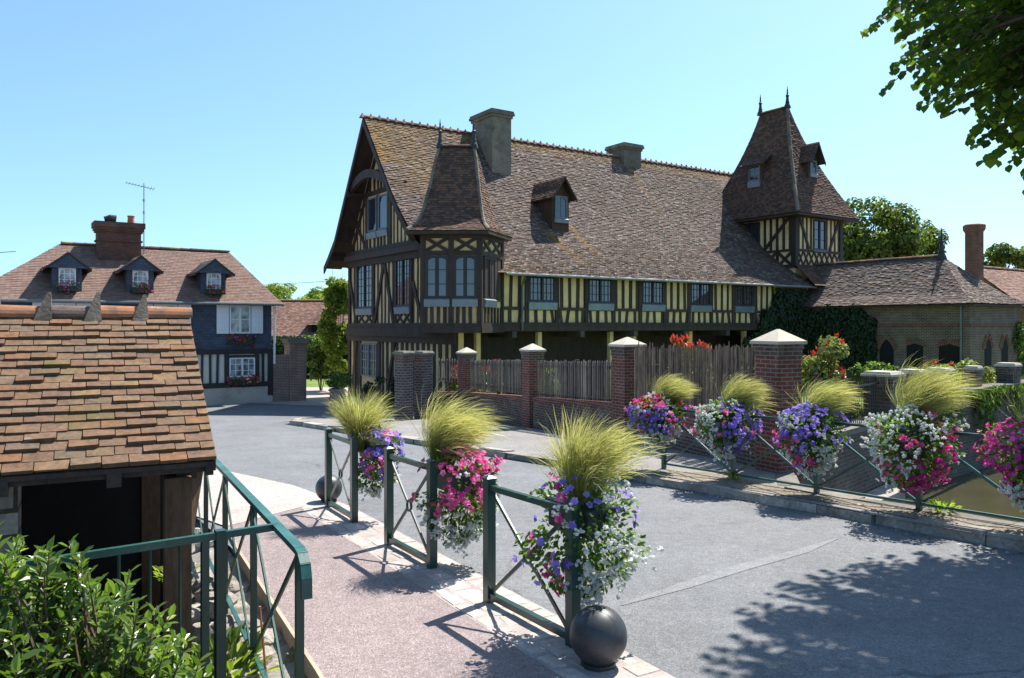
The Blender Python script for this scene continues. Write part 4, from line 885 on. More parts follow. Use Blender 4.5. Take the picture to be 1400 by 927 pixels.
# brick garden wall with gate pier, beside the house
gw_=thing('brick_wall','weathered brick wall stub ending in a tall capped pier beside the slate house','wall',g3(-9.6,33.2))
mb=MB(); mb.obox(HR-HU*.06+NF*.1+V((0,0,hg)),-HU*.85,-NF*.4,V((0,0,-1.25-hg))); mb.build('wall','brick_wall',gw_)
mb=MB(); mb.obox(HR-HU*.7+NF*.22+V((0,0,hg)),-HU*.72,-NF*.7,V((0,0,-.75-hg))); pr=mb.build('pier','brick_wall',gw_)
mb=MB(); o=HR-HU*.64+NF*.28
for i,(g,z0,z1) in enumerate(((.0,-.75,-.66),(.06,-.66,-.58))): mb.obox(o+HU*g+NF*g+V((0,0,z0)),-HU*(.84+2*g),-NF*(.82+2*g),V((0,0,z1-z0)))
mb.prism([o-HU*.1-NF*.1+V((0,0,-.58)),o-HU*.74-NF*.1+V((0,0,-.58)),o-HU*.74-NF*.7+V((0,0,-.58)),o-HU*.1-NF*.7+V((0,0,-.58))],(0,0,.06)); mb.build('pier_cap','cap_grey',pr)

KH=36.5/33                                 # built at reduced size above, set here to its full size where it stands
for o_ in [house,gw_]+[o_ for o_ in C.objects if o_.name.split('.')[0]=='flower_box']:
    o_.location=o_.location*KH; o_.scale=(KH,KH,KH)
# ================================================================ FAR BUILDINGS
def barn(label,c,u,L,dp,zb,ze,zr,mat,tmat,name='barn'):
    c=V(c); n=V((u.y,-u.x,0)); 
    if n.y>0: n=-n
    t=thing(name,label,'barn',(c.x,c.y,zb))
    b=MB(); o=c-u*L/2; b.obox(o+V((0,0,zb)),u*L,-n*dp,V((0,0,ze+.05-zb)))
    for q in (0,L-.2): b.prism([o+u*q+V((0,0,ze)),o+u*q-n*dp+V((0,0,ze)),o+u*q-n*dp/2+V((0,0,zr-.1))],u*.2)
    b.build('wall',mat,t)
    s=MB(); studs(s,o,u,n,.2,L-.2,zb,ze,.8,.2); wbar(s,o,u,n,0,ze-.15,L,ze-.15,.25); s.build('timber_frame','timber',t)
    r=MB(); e0,e1=o-u*.3+n*.4+V((0,0,ze-.1)),o+u*(L+.3)+n*.4+V((0,0,ze-.1)); k0,k1=o-u*.3-n*dp/2+V((0,0,zr)),o+u*(L+.3)-n*dp/2+V((0,0,zr)); b0,b1=o-u*.3-n*(dp+.4)+V((0,0,ze-.1)),o+u*(L+.3)-n*(dp+.4)+V((0,0,ze-.1))
    r.tiles([e0,k0],[e1,k1],.16,.2,.025,wob=.04); r.tiles([b1,k1],[b0,k0],.3,.3,.02); ro=r.build('roof',tmat,t)
    g=MB(); g.ridge(k0,k1,.13,.4); g.build('ridge_tiles',tmat,ro)
    return t,o,u,n
bt,bo,bu,bnn=barn('long brown-roofed barn with a small dormer, behind the slate house',(-15.6,60,0),V((1,.03,0)).normalized(),18,7.5,gz(60)-.2,-.9,1.98,'plaster','tile_barn')
d=MB(); do=V((-14.8,60.3,0)); d.prism([do+V((-.75,0,-.75)),do+V((.75,0,-.75)),do+V((.75,0,.1)),do+V((-.75,0,.1))],(0,1.8,0)); dm=d.build('dormer','timber',bt)
d=MB(); d.tiles([do+V((-1.0,-.3,.05)),do+V((-.1,.6,.95))],[do+V((1.0,-.3,.05)),do+V((.1,.6,.95))],.14,.2,.02); d.tiles([do+V((1.0,-.3,.05)),do+V((.1,.6,.95))],[do+V((1.,2.2,.05)),do+V((.1,2.,.95))],.14,.2,.02); d.tiles([do+V((-1.,2.2,.05)),do+V((-.1,2.,.95))],[do+V((-1.0,-.3,.05)),do+V((-.1,.6,.95))],.14,.2,.02); d.build('dormer_roof','tile_barn',dm)
d=MB(); d.obox(do+V((-.5,-.01,-.5)),(1.0,0,0),(0,-.02,0),(0,0,.5)); d.build('shutter','dark',dm)
barn('brown tiled barn at the right edge behind the brick outbuilding',(36.5,50,0),V((.83,.56,0)).normalized(),13,8,gz(50)-.2,.2,3.7,'brick_wing','tile_barn')

# ================================================================ FOLIAGE HELPERS
def crown(mb,clumps,n,sz,m=0,shell=.55,upb=.3,fold=.15):
    tot=sum(c[1]**2 for c in clumps)
    for c,r_ in clumps:
        rr=r_ if isinstance(r_,(tuple,list)) else (r_,r_,r_*.8)
        for i in range(max(4,int(n*r_**2/tot))):
            q=rv(); q=q.normalized()*(q.length**.0 if R.random()<shell else q.length**.4)*R.uniform(.8,1.06)
            p=c+V((q.x*rr[0],q.y*rr[1],q.z*rr[2])); nr=(q.normalized()+V((0,0,upb))+rv()*.8).normalized(); d=nr.cross(rv()).normalized()
            L=sz*R.uniform(.7,1.25); mb.leaf(p,d,nr,L,L*.62,m,None,fold)
def tree(label,base,h,cz,rad,n,sz,mat,ncl=26,name='tree',cat='tree',group=None,trunk=.25,gap=.35):
    b=V(base); t=thing(name,label,cat,b,group)
    tm_=MB(); tm_.tube([b,b+V((.1,.05,h*.25)),b+V((-.05,.1,h*.5)),b+V((0,0,cz))],[trunk,trunk*.8,trunk*.6,trunk*.35],8)
    cl=[]
    for i in range(ncl):
        q=rv(); q=q.normalized()*q.length**.45
        if q.z<-.55: q.z*=.6
        c=b+V((q.x*rad[0],q.y*rad[1],cz+q.z*rad[2])); r_=R.uniform(.22,.42)*(sum(rad)/3); cl.append((c,r_))
        if i%2==0:
            s=b+V((0,0,cz*R.uniform(.55,.9))); tm_.tube([s,s.lerp(c,.5)+V((0,0,.25)),c],[trunk*.35,trunk*.22,trunk*.08],5)
    tm_.build('trunk','bark',t); mb=MB(); crown(mb,cl,n,sz); mb.build('crown',mat,t); return t
def shrub(label,base,h,rad,n,sz,mat,tips=None,ntip=0,name='shrub',group=None,stem=6,tipz=.2,tipsz=None):
    b=V(base); t=thing(name,label,'shrub',b,group); s=MB(); mb=MB(); cl=[]
    for i in range(stem):
        a=R.uniform(0,6.28); e=b+V((math.cos(a)*rad[0]*.6,math.sin(a)*rad[1]*.6,h*R.uniform(.6,.95))); s.tube([b+V((math.cos(a)*.05,math.sin(a)*.05,0)),b.lerp(e,.5)+V((0,0,h*.08)),e],[.025,.018,.008],5); cl.append((e-V((0,0,h*.1)),.38*min(rad)))
    for i in range(10 if h<3 else int(h*6)):
        q=rv(); cl.append((b+V((q.x*rad[0]*.75,q.y*rad[1]*.75,h*.55+q.z*h*.38)),R.uniform(.3,.5)*min(rad)))
    crown(mb,cl,n,sz,0,.4); s.build('stems','twig',t)
    if tips:
        for i in range(ntip):
            c,r_=R.choice(cl); q=rv().normalized(); q.z=abs(q.z)
            p=c+q*r_
            if p.z<b.z+h*tipz: continue
            ts=tipsz or sz
            for j in range(6): d=(V((0,0,1))+rv()*.75).normalized(); mb.leaf(p,d,rv().normalized(),ts*R.uniform(.8,1.3),ts*.42,1)
    mb.build('leaves',[mat]+([tips] if tips else []),t); return t
# ---------------------------------------------------------------- trees beyond the buildings
tree('tall full green tree behind the square tower',(29.6,66,gz(60)),13,9.9,(3.5,3.8,4.0),13000,.36,'treeleaf',52,group='trees beyond the manor')
tree('lower rounded green tree just right of the tall tree behind the tower',(34.3,69,gz(60)),12,9.1,(2.9,3.4,4.0),10000,.36,'treeleaf',40,group='trees beyond the manor')
tree('thin open tree above the right edge barn roof',(42.7,68,gz(60)),10,8.0,(2.4,2.6,2.6),3600,.36,'treeleaf',14,group='trees beyond the manor')
tree('sparse tree cut by the right picture edge',(48.0,70,gz(60)),12,8.4,(3.4,3.0,3.2),2600,.42,'treeleaf',18,group='trees beyond the manor')
tree('bright yellow-green rounded tree behind the long barn roof',(-20.6,74,gz(60)),7,6.1,(3.0,3,1.3),5200,.26,'brightleaf',22,group='bright trees behind the barn')
tree('second bright yellow-green tree behind the barn, nearer the manor',(-17.0,75,gz(60)),7,5.8,(3.4,3,1.2),5200,.26,'brightleaf',20,group='bright trees behind the barn')
shrub('tall leafy climber-like shrub hugging the far corner of the manor gable',(-9.35,42.2,gz(42)),6.9,(.95,.9),7500,.2,'brightleaf')
shrub('lower bright leafy shrub spreading left of the tall one by the manor gable',(-10.5,43.4,gz(43)),3.6,(1.3,.9),3200,.19,'shrubleaf')
hd=thing('hedge','tall dark clipped hedge closing the lane behind the house','hedge',g3(-14,55)); mb=MB()
for i in range(9000):
    p=V((R.uniform(-25,-8),54.6+R.uniform(-.25,.5),gz(55)+R.uniform(.02,2.6)+.15*math.sin(R.random()*9)))
    if R.random()<.18: p.z=gz(55)+2.6+R.uniform(-.1,.25); p.y=R.uniform(54.5,55.6)
    nr=(V((0,-1,.4))+rv()*.8).normalized(); mb.leaf(p,nr.cross(rv()).normalized(),nr,R.uniform(.16,.28),.14)
mb.build('leaves','hedgeleaf',hd); mb=MB(); mb.obox((-25,54.9,gz(55)-.1),(17,0,0),(0,.7,0),(0,0,2.4)); mb.build('dark_core','dark',hd)  # solid near-black block fills the hedge, standing in for its inner shade
# ivy over the manor's right end and the start of the wing
iv=thing('ivy','dark ivy covering the wall between manor and brick outbuilding','ivy',FP(19,0.2,gz(41))); mb=MB()
def ivy(O,u,n,L,z0,zf,cnt):
    for i in range(cnt):
        a=R.uniform(0,L); zt=zf(a)
        if zt<z0: continue
        z=R.uniform(z0,zt); p=O+u*a+n*R.uniform(.05,.32)+V((0,0,z)); nr=(n+rv()*.7+V((0,0,.2))).normalized(); s_=R.uniform(.12,.22); mb.leaf(p,(V((0,0,-1))+rv()*.7).normalized(),nr,s_,s_*.85)
ivy(FP(17.75,0,0),E,NF,4.0,g0,lambda a:min(2.0,.2+1.1*a+.25*math.sin(a*5)),9000)
ivy(WL,NF,-E,4.6,g0,lambda a:1.0-.15*max(0,a-2.8)**2+.2*math.sin(a*4),7000)
ivy(FP(16.5,0,0),E,NF,2.2,g0,lambda a:-.6+.3*a,1500)
mb.build('leaves','ivyleaf',iv)
cp=thing('climbing_plant','light green climber on the far corner of the brick outbuilding','climber',FP(25.7,8.8,gz(37))); mb=MB()
for i in range(500):
    z=R.uniform(g0,.1); a=26.0+.3*math.sin(z*3)+R.gauss(0,.2); p=FP(a,8.85+R.uniform(0,.2),z); nr=(NF+rv()*.7).normalized(); mb.leaf(p,rv().normalized(),nr,.2,.15)
mb.build('leaves','shrubleaf',cp)

# ================================================================ STREET WALL WITH PIERS AND FENCES
def pier(label,x,y,w_,ztop,mat='brick_pier',cap='cap',ang=0.,capk=1.26,top=.16,pyr=True,group='capped brick piers of the manor fence',zb=None,collar=True):
    zb=gz(y)-.1 if zb is None else zb
    t=thing('brick_pier',label,'pier',(x,y,zb),group); b=MB(); b.box(x,y,zb,ztop-.34,w_,w_,ang); b.build('shaft',mat,t)
    b=MB()
    if collar: b.box(x,y,ztop-.34,ztop-.21,w_*1.06,w_*1.06,ang); b.box(x,y,ztop-.21,ztop-.13,w_*1.12,w_*1.12,ang); b.build('collar','brick_mixed',t)
    c=MB(); cw=w_*capk; z=ztop-.13
    c.box(x,y,z,z+.05,cw,cw,ang)
    if pyr: c.box(x,y,z+.05,z+.05+top,cw*.98,cw*.98,ang,top=.06)
    else: c.box(x,y,z+.05,z+.1,cw*.92,cw*.92,ang,top=.9)
    c.build('cap',cap,t); return t
PA,PB,PC,PD=V((-1.49,26,0)),V((.57,21.8,0)),V((2.6,17.8,0)),V((4.33,12.85,0))
fa=math.atan2(-4.1,2.05)
pier('pale-capped brick pier, smallest and farthest of the four along the street',PA.x,PA.y,.44,-.80,ang=fa); pier('pale-capped brick pier, second from the gate, between two picket panels',PB.x,PB.y,.44,-.58,ang=fa)
pier('pale-capped brick pier where picket fence meets reed screen',PC.x,PC.y,.50,-.34,ang=fa); pier('largest pale-capped brick pier at the end of the reed screen',PD.x,PD.y,.50,-.17,ang=fa,top=.19)
pg=thing('gate_piers','','') if 0 else None
pier('dark brick gate pier nearer the manor gable, grey stepped cap',-3.42,25.0,.42,-.78,'brick_gate','cap_grey',ang=rad(-40),pyr=False,group='dark brick gate piers',capk=1.3)
pier('dark brick gate pier joined to the first picket panel, grey cap',-2.88,25.6,.42,-.80,'brick_gate','cap_grey',ang=rad(-40),pyr=False,group='dark brick gate piers',capk=1.3)
def lowwall(label,p,q,h,mat,gap0=.3,gap1=.3):
    d=(q-p).normalized(); n=V((d.y,-d.x,0)); a=p+d*gap0; b=q-d*gap1
    t=thing('low_brick_wall',label,'wall',g3(a.x,a.y,-.1)); m_=MB()
    for o,z0,z1,wd in ((0,-.1,h-.12,.3),(0,h-.12,h,.36)):
        m_2=m_ if z0<0 else MB(); c=[a+n*wd/2,b+n*wd/2,b-n*wd/2,a-n*wd/2]
        m_2.hexa([g3(k_.x,k_.y,z0) for k_ in c]+[g3(k_.x,k_.y,z1) for k_ in c]); m_2.build('wall' if z0<0 else 'coping',mat if z0<0 else 'brick_red',t)
    return t
def picket(label,p,q,zb,zt,mat='picket',step=.1,wd=.042,gap=.33,name='picket_fence',irregular=.02,rails=(.15,.85)):
    d=(q-p).normalized(); n=V((d.y,-d.x,0)); a=p+d*gap; b=q-d*gap; ln=(b-a).length
    t=thing(name,label,'fence',g3(a.x,a.y,zb(0)-gz(a.y)-.0)); m_=MB(); k_=int(ln/step)
    for i in range(k_+1):
        f=i/k_; c=a.lerp(b,f)+n*R.uniform(-.008,.008); z0=zb(f)+R.uniform(-.02,.02); z1=zt(f)+R.uniform(-irregular,irregular)
        x=d*wd/2*R.uniform(.8,1.15); y=n*.012; l=d*R.uniform(-.01,.01)
        pts=[c-x,c+x,c+x+l+V((0,0,z1-z0-.05)),c+l+V((0,0,z1-z0)),c-x+l+V((0,0,z1-z0-.05))]
        m_.prism([p_+V((0,0,z0))-y for p_ in pts],y*2)
    m_.build('pickets',mat,t); r=MB()
    for rz in rails: r.bar(a+V((0,0,zb(0)+(zt(0)-zb(0))*rz))-n*.04,b+V((0,0,zb(1)+(zt(1)-zb(1))*rz))-n*.04,.05,.07)
    r.build('rails','timber',t); m2=MB(); c=a.lerp(b,.5)-n*.07; m2.box(c.x,c.y,gz(c.y),zt(.5)+.02,.09,.09,fa); m2.build('post','timber',t)
    return t
GPq=V((-2.75,25.75,0))
for lab,labf,p,q,z0,z1 in (('low brick wall between the gate and the farthest capped pier','weathered picket panel next to the dark gate piers',V((-2.75,26.6,0)),PA,(-1.9,-1.9),(-1.1,-1.1)),
                 ('low red brick wall under the middle picket panel','weathered picket panel between the two smaller capped piers',PA,PB,(-2.05,-1.95),(-1.12,-.95)),
                 ('low mottled brick wall under the picket panel by the reed screen','weathered picket panel beside the reed screen pier',PB,PC,(-2.02,-1.9),(-.95,-.80))):
    h=.95
    lowwall(lab,p,q,.97,'brick_mixed'); picket(labf,p,q,lambda f:z0[0]+(z0[1]-z0[0])*f,lambda f:z1[0]+(z1[1]-z1[0])*f)
lowwall('low brick wall under the tall reed screen',PC,PD,.8,'brick_mixed')
# reed screen: split canes of uneven height
d=(PD-PC).normalized(); n=V((d.y,-d.x,0)); t=thing('reed_screen','tall brown reed screen with ragged top in front of red shrubs','fence',g3(PC.x,PC.y)); mb=MB()
for i in range(330):
    f=R.random(); c=PC.lerp(PD,.07+f*.86)+n*R.uniform(-.03,.03); z0=gz(c.y)+.1; z1=-.5+.12*f+R.gauss(0,.035)
    if R.random()<.08: z1+=.08
    mb.tube([V((c.x,c.y,z0)),V((c.x,c.y,z1))+d*R.uniform(-.05,.05)],[R.uniform(.008,.016),R.uniform(.006,.012)],5)
mb.build('canes','reed',t); mb=MB()
for z in (-2.0,-1.3,-.75): mb.tube([PC.lerp(PD,.05)+V((0,0,z-.1))-n*.03,PC.lerp(PD,.95)+V((0,0,z))-n*.03],.018,5)
mb.build('wires','timber_grey',t)

# ================================================================ CANAL WALLS, FAR PIERS, IRON FENCE
QE=V((7.87,16.75,0))
wl=thing('canal_wall','grey brick retaining wall dropping into the canal beside the largest pier','wall',(4.6,13,-4)); mb=MB()
d=(QE-PD).normalized(); n=V((d.y,-d.x,0)); c=[PD+n*.15+d*.2,QE+n*.15,QE-n*.25,PD-n*.25+d*.2]
mb.hexa([V((k_.x,k_.y,-4.7)) for k_ in c]+[V((k_.x,k_.y,-2.05)) for k_ in c]); mb.build('wall','brick_dark',wl)
mb=MB(); c=[PD+n*.2+d*.3,QE+n*.2,QE-n*.3,PD-n*.3+d*.3]; mb.hexa([V((k_.x,k_.y,-2.05)) for k_ in c]+[V((k_.x,k_.y,-1.94)) for k_ in c]); mb.build('coping','cap_grey',wl)
mb=MB(); c=[PD+n*.2+d*1.0,QE+n*.2-d*.4,QE+n*.55-d*.4,PD+n*.5+d*1.0]; mb.hexa([V((k_.x,k_.y,-4.7)) for k_ in c]+[V((k_.x,k_.y,-3.28+R.uniform(-.05,.05))) for k_ in c]); mb.build('footing','stone',wl)
w2=thing('canal_wall','long dark wall with low parapet along the far side of the canal','wall',(18,24,-4)); mb=MB()
E2=V((.775,.632,0)); n=V((E2.y,-E2.x,0)); F0=QE+E2*.1; F1=QE+E2*26
c=[F0+n*.2,F1+n*.2,F1-n*.2,F0-n*.2]; mb.hexa([V((k_.x,k_.y,-4.7)) for k_ in c]+[V((k_.x,k_.y,-1.62)) for k_ in c]); mb.build('wall','brick_dark',w2)
mb=MB(); c=[F0+n*.26,F1+n*.26,F1-n*.26,F0-n*.26]; mb.hexa([V((k_.x,k_.y,-1.62)) for k_ in c]+[V((k_.x,k_.y,-1.54)) for k_ in c]); mb.build('coping','stone_dark',w2)
fl=['squat dark pier with flat stone cap at the corner of the iron fence','second flat-capped dark pier, almost touching the corner pier','third flat-capped dark pier behind the feather grass','slimmest flat-capped dark pier among the pale shrubs','last flat-capped dark pier near the right picture edge']
for lab,x,y,w_,zt in zip(fl,(7.87,9.24,10.4,11.8,13.45),(16.75,18.2,19.2,20.2,21.4),(.56,.46,.46,.30,.44),(-.94,-.98,-1.0,-1.0,-.98)):
    pier(lab,x,y,w_,zt,'brick_dark','cap',math.atan2(E2.y,E2.x),1.18,pyr=False,group='flat-capped piers along the canal',zb=-3.7)
t=thing('iron_fence','low dark iron fence with pointed bars in front of the bright lawn','fence',(6.3,15,-1.94)); mb=MB(); p=PD+d*0; dq=(QE-PD).normalized(); ln=(QE-PD).length
k_=int((ln-.8)/.11)
for i in range(k_):
    c=PD+dq*(.5+i*.11); mb.tube([V((c.x,c.y,-1.95)),V((c.x,c.y,-1.08)),V((c.x,c.y,-1.0))],[.011,.011,.002],5)
mb.build('bars','iron',t)
for z in (-1.85,-1.2): mb=MB(); mb.bar(PD+dq*.45+V((0,0,z)),QE-dq*.3+V((0,0,z)),.03,.03); mb.build('rail','iron',t)
for a in (1.6,3.2): c=PD+dq*a; mb=MB(); mb.box(c.x,c.y,-1.95,-.85,.06,.06); mb.build('post','iron',t)
t=thing('trailing_plant','green trailing plant hanging over the far canal wall','climber',(12,19.5,-1.6)); mb=MB()
for i in range(2600):
    a=R.choice((1.2,2.4,4.2,5.1,7.0,8.3,10.5,12.5))+R.gauss(0,.45); q=F0+E2*a+n*R.uniform(.2,.4); z=-1.5-abs(R.gauss(0,.38))*(1.2+math.sin(a*3)); s_=R.uniform(.08,.15)
    mb.leaf(V((q.x,q.y,max(-3.3,z))),(V((0,0,-1))+rv()*.8).normalized(),(n+rv()*.7+V((0,0,.4))).normalized(),s_,s_*.65)
mb.build('leaves','shrubleaf',t)
# planting in the manor garden
shrub('red-tipped shrub glowing behind the reed screen',(4.45,16.7,gz(17)+.1),2.5,(1.5,.6),1500,.11,'paleleaf','redleaf',170,group='red-tipped garden shrubs',tipz=.78,tipsz=.17)
shrub('red-tipped leafy shrub right of the largest pier',(6.35,16.1,gz(16)+.1),2.42,(.5,.45),1900,.10,'paleleaf','redleaf',55,group='red-tipped garden shrubs',tipz=.55,tipsz=.1)
shrub('red-tipped rounded shrub in front of the brick outbuilding',(12.4,23.0,gz(23)+.1),2.0,(1.0,.8),1700,.13,'shrubleaf','redleaf',70,group='red-tipped garden shrubs',tipz=.75,tipsz=.11)
shrub('small crimson shrub at the first picket panel',(-1.9,27.3,gz(27)),1.95,(.5,.4),500,.1,'shrubleaf','redleaf',110,group='red-tipped garden shrubs',tipz=.6,tipsz=.15)
shrub('pale red-tipped shrub between the first two capped piers',(-.8,26.6,gz(26)),2.15,(.55,.4),800,.1,'paleleaf','redleaf',90,group='red-tipped garden shrubs',tipz=.6,tipsz=.14)
for lab,x,y,h,r_,m_ in (('leafy green bush against the iron fence post',7.35,17.6,1.9,.55,'shrubleaf'),('broad low bush behind the corner pier',9.6,20.0,1.85,1.0,'shrubleaf'),('yellow-green trailing bush between two canal piers',11.3,21.2,1.9,.8,'brightleaf'),('pale bush beside the slimmest canal pier',12.7,21.9,1.9,.75,'paleleaf'),('dark bush left of the last canal pier',13.6,23.0,1.8,.8,'shrubleaf'),('green bush at the right picture edge beyond the canal',15.6,23.6,1.8,.7,'shrubleaf'),('small light bush behind the second capped pier',1.0,23.3,1.95,.4,'brightleaf')):
    shrub(lab,(x,y,gz(y)+.1),h,(r_,r_*.8),int(1500*r_+500),.12,m_,group='green garden bushes')
rb=shrub('rose bush with a few pink blooms at the manor gable foot',(-6.15,27.9,gz(28)),1.85,(.55,.5),900,.12,'shrubleaf','redpetal',6,name='rose_bush',tipz=.3,tipsz=.07)
shrub('dark climbing shrub at the foot of the manor gable',(-4.9,29.6,gz(30)),1.6,(.9,.5),1200,.12,'ivyleaf')
bp=thing('stone_bollard_pier','short dark stone pier under the rose bush','pier',(-6.1,27.5,gz(27.5))); mb=MB(); mb.box(-6.1,27.6,gz(27.5)-.1,gz(27.5)+.95,.46,.46,.4); mb.build('shaft','stone_dark',bp); mb=MB(); mb.box(-6.1,27.6,gz(27.5)+.95,gz(27.5)+1.03,.56,.56,.4,top=.85); mb.build('cap','stone_dark',bp)
# overhead cables
for lab,a,b,sag in (('thin overhead cable running left from the slate house roof',(-44,27,2.4),(-20.1,32.0,3.0),.5),('thin overhead cable between barn and manor gable',(-24,60,3.4),(-8.6,40.5,2.35),.25)):
    mb=MB(); a=V(a);b=V(b); mb.tube([a.lerp(b,i/12)-V((0,0,sag*4*(i/12)*(1-i/12))) for i in range(13)],.014,5); tag(mb.build('overhead_cable','cable'),lab,'cable','overhead cables')
# ================================================================ BARRIERS ALONG THE PATH
def barrier(label,pl,pr):
    """two posts, rails and a crossed brace with a ring; pl far post, pr near post"""
    t=thing('street_barrier',label,'barrier',g3(pr.x,pr.y),'green barriers beside the path')
    d=(pl-pr); L=d.length; d.normalize(); n=V((-d.y,d.x,0)); ang=math.atan2(d.y,d.x); Hh=1.03
    for p in (pr,pl):
        b=MB(); z=gz(p.y); b.box(p.x,p.y,z-.05,z+Hh,.078,.078,ang); b.box(p.x,p.y,z+Hh,z+Hh+.012,.092,.092,ang); b.box(p.x,p.y,z+Hh+.012,z+Hh+.032,.088,.088,ang,top=.35)
        b.build('post','green',t)
    a=pr+d*.038; c=pl-d*.038; za,zc=gz(a.y),gz(c.y)
    P=lambda f,h:V((a.x+(c.x-a.x)*f,a.y+(c.y-a.y)*f,za+(zc-za)*f+h))
    b=MB(); b.bar(P(0,.965),P(1,.965),.045,.045); b.build('top_rail','green',t)
    b=MB(); b.bar(P(0,.075),P(1,.075),.05,.05); b.build('bottom_rail','green',t)
    m_=P(.5,.52); rr=.052
    b=MB(); ring=[m_+(d*math.cos(q)+V((0,0,1))*math.sin(q))*rr for q in [i*math.pi/8 for i in range(17)]]
    b.tube(ring,.013,6,cap=False); b.build('ring','green',t)
    for f,h in ((0.0,.94),(1.,.94),(0.,.1),(1.,.1)):
        e=P(f,h); q=m_+(e-m_).normalized()*rr; b=MB(); b.bar(e,q,.032,.014,n); b.build('brace','green',t)
    return t
BP=[(V((-.188,6.55,0)),V((.43,5.58,0))),(V((-1.316,8.44,0)),V((-.764,7.54,0))),(V((-2.424,10.43,0)),V((-1.898,9.49,0)))]
barrier('nearest green barrier panel with crossed bars, under the basket of white and purple flowers',*BP[0])
barrier('middle green barrier panel under the pink flower basket',*BP[1])
barrier('farthest green barrier panel with a round stop ball behind it',*BP[2])
def ball(label,x,y,r_):
    t=thing('stop_ball',label,'bollard',g3(x,y),'round stop balls')
    b=MB(); n=28; prof=[(r_*math.sin(math.pi*i/20+1e-3),r_*.93-r_*math.cos(math.pi*i/20)) for i in range(21)]
    b.lathe(g3(x,y,.03),prof,n); b.build('sphere','ball',t,True)
    b=MB(); b.lathe(g3(x,y,-.02),[(r_*.62,0),(r_*.6,.06),(r_*.5,.07)],20); b.build('foot','iron',t); return t
ball('near dark grey stop ball at the foot of the first barrier',.575,5.26,.192); ball('far dark stop ball half behind the farthest barrier',-2.50,10.78,.18)

# ================================================================ FLOWER BASKETS AND FEATHER GRASS
def feather(label,base,h,spread,lean,n,group='feather grass in the flower baskets',droop=1.):
    b=V(base); mb=MB(); tuft=[(R.uniform(0,6.283),abs(R.gauss(0,.30))*spread,R.uniform(.7,1.12)) for i in range(max(30,n//28))]
    for i in range(n):
        ta,tt,tlen=R.choice(tuft); a=R.uniform(0,6.283); r0=.09*math.sqrt(R.random()); p=b+V((math.cos(ta)*r0,math.sin(ta)*r0,R.uniform(-.03,.03)))
        a2=ta+R.gauss(0,.35); tl=abs(tt+R.gauss(0,.09)); d=V((math.cos(a2)*math.sin(tl),math.sin(a2)*math.sin(tl),math.cos(tl)))
        L=h*tlen*R.uniform(.7,1.15); sag=R.uniform(.5,1.3)*droop; wv=V(lean)*R.uniform(.6,1.4); k=8; pts=[p]; step=L/k
        for j in range(k):
            f=((j+1)/k)**1.6; d=(d+(wv*.62+V((math.cos(a2)*.06,math.sin(a2)*.06,-.34*sag))+rv()*.05)*f).normalized(); p=p+d*step; pts.append(p)
        w_=R.uniform(.0011,.0021); s=d.cross(V((R.uniform(-1,1),R.uniform(-1,1),.2))).normalized(); vv=[]
        ws=[.9,1,1,1,1.1,1.25,1.35,1.2,.2] if R.random()<.45 else [.9,1,1,.9,.8,.7,.55,.4,.1]
        for q,ww in zip(pts,ws): vv+= [q-s*w_*ww,q+s*w_*ww]
        c=R.random(); base_c=len(mb.v); mb.v+=[tuple(q) for q in vv]
        for j in range(k):
            mb.f.append([base_c+2*j,base_c+2*j+1,base_c+2*j+3,base_c+2*j+2]); mb.m.append(0); mb.t.append(0); mb.r.append(min(1,max(0,c*.5+(j/k)**1.4*.5-.16)))
    o=mb.build('grass_tuft','grass'); o['kind']='thing'; return tag(o,label,'ornamental grass',group)
def puff(mb,p,r_,m):
    q=[V((0,0,1)),V((1,0,.15)),V((.1,1,.1)),V((-1,.1,.1)),V((0,-1,.15)),V((0,0,-.8))]; mt=Matrix.Rotation(R.random()*6,3,V((R.random(),R.random(),R.random()+.1)).normalized())
    v=[p+mt@(k_*r_*R.uniform(.8,1.15)) for k_ in q]
    mb.add(v,[(0,1,2),(0,2,3),(0,3,4),(0,4,1),(5,2,1),(5,3,2),(5,4,3),(5,1,4)],m)
COL=['purple','pink','magenta','redpetal','whitepetal']
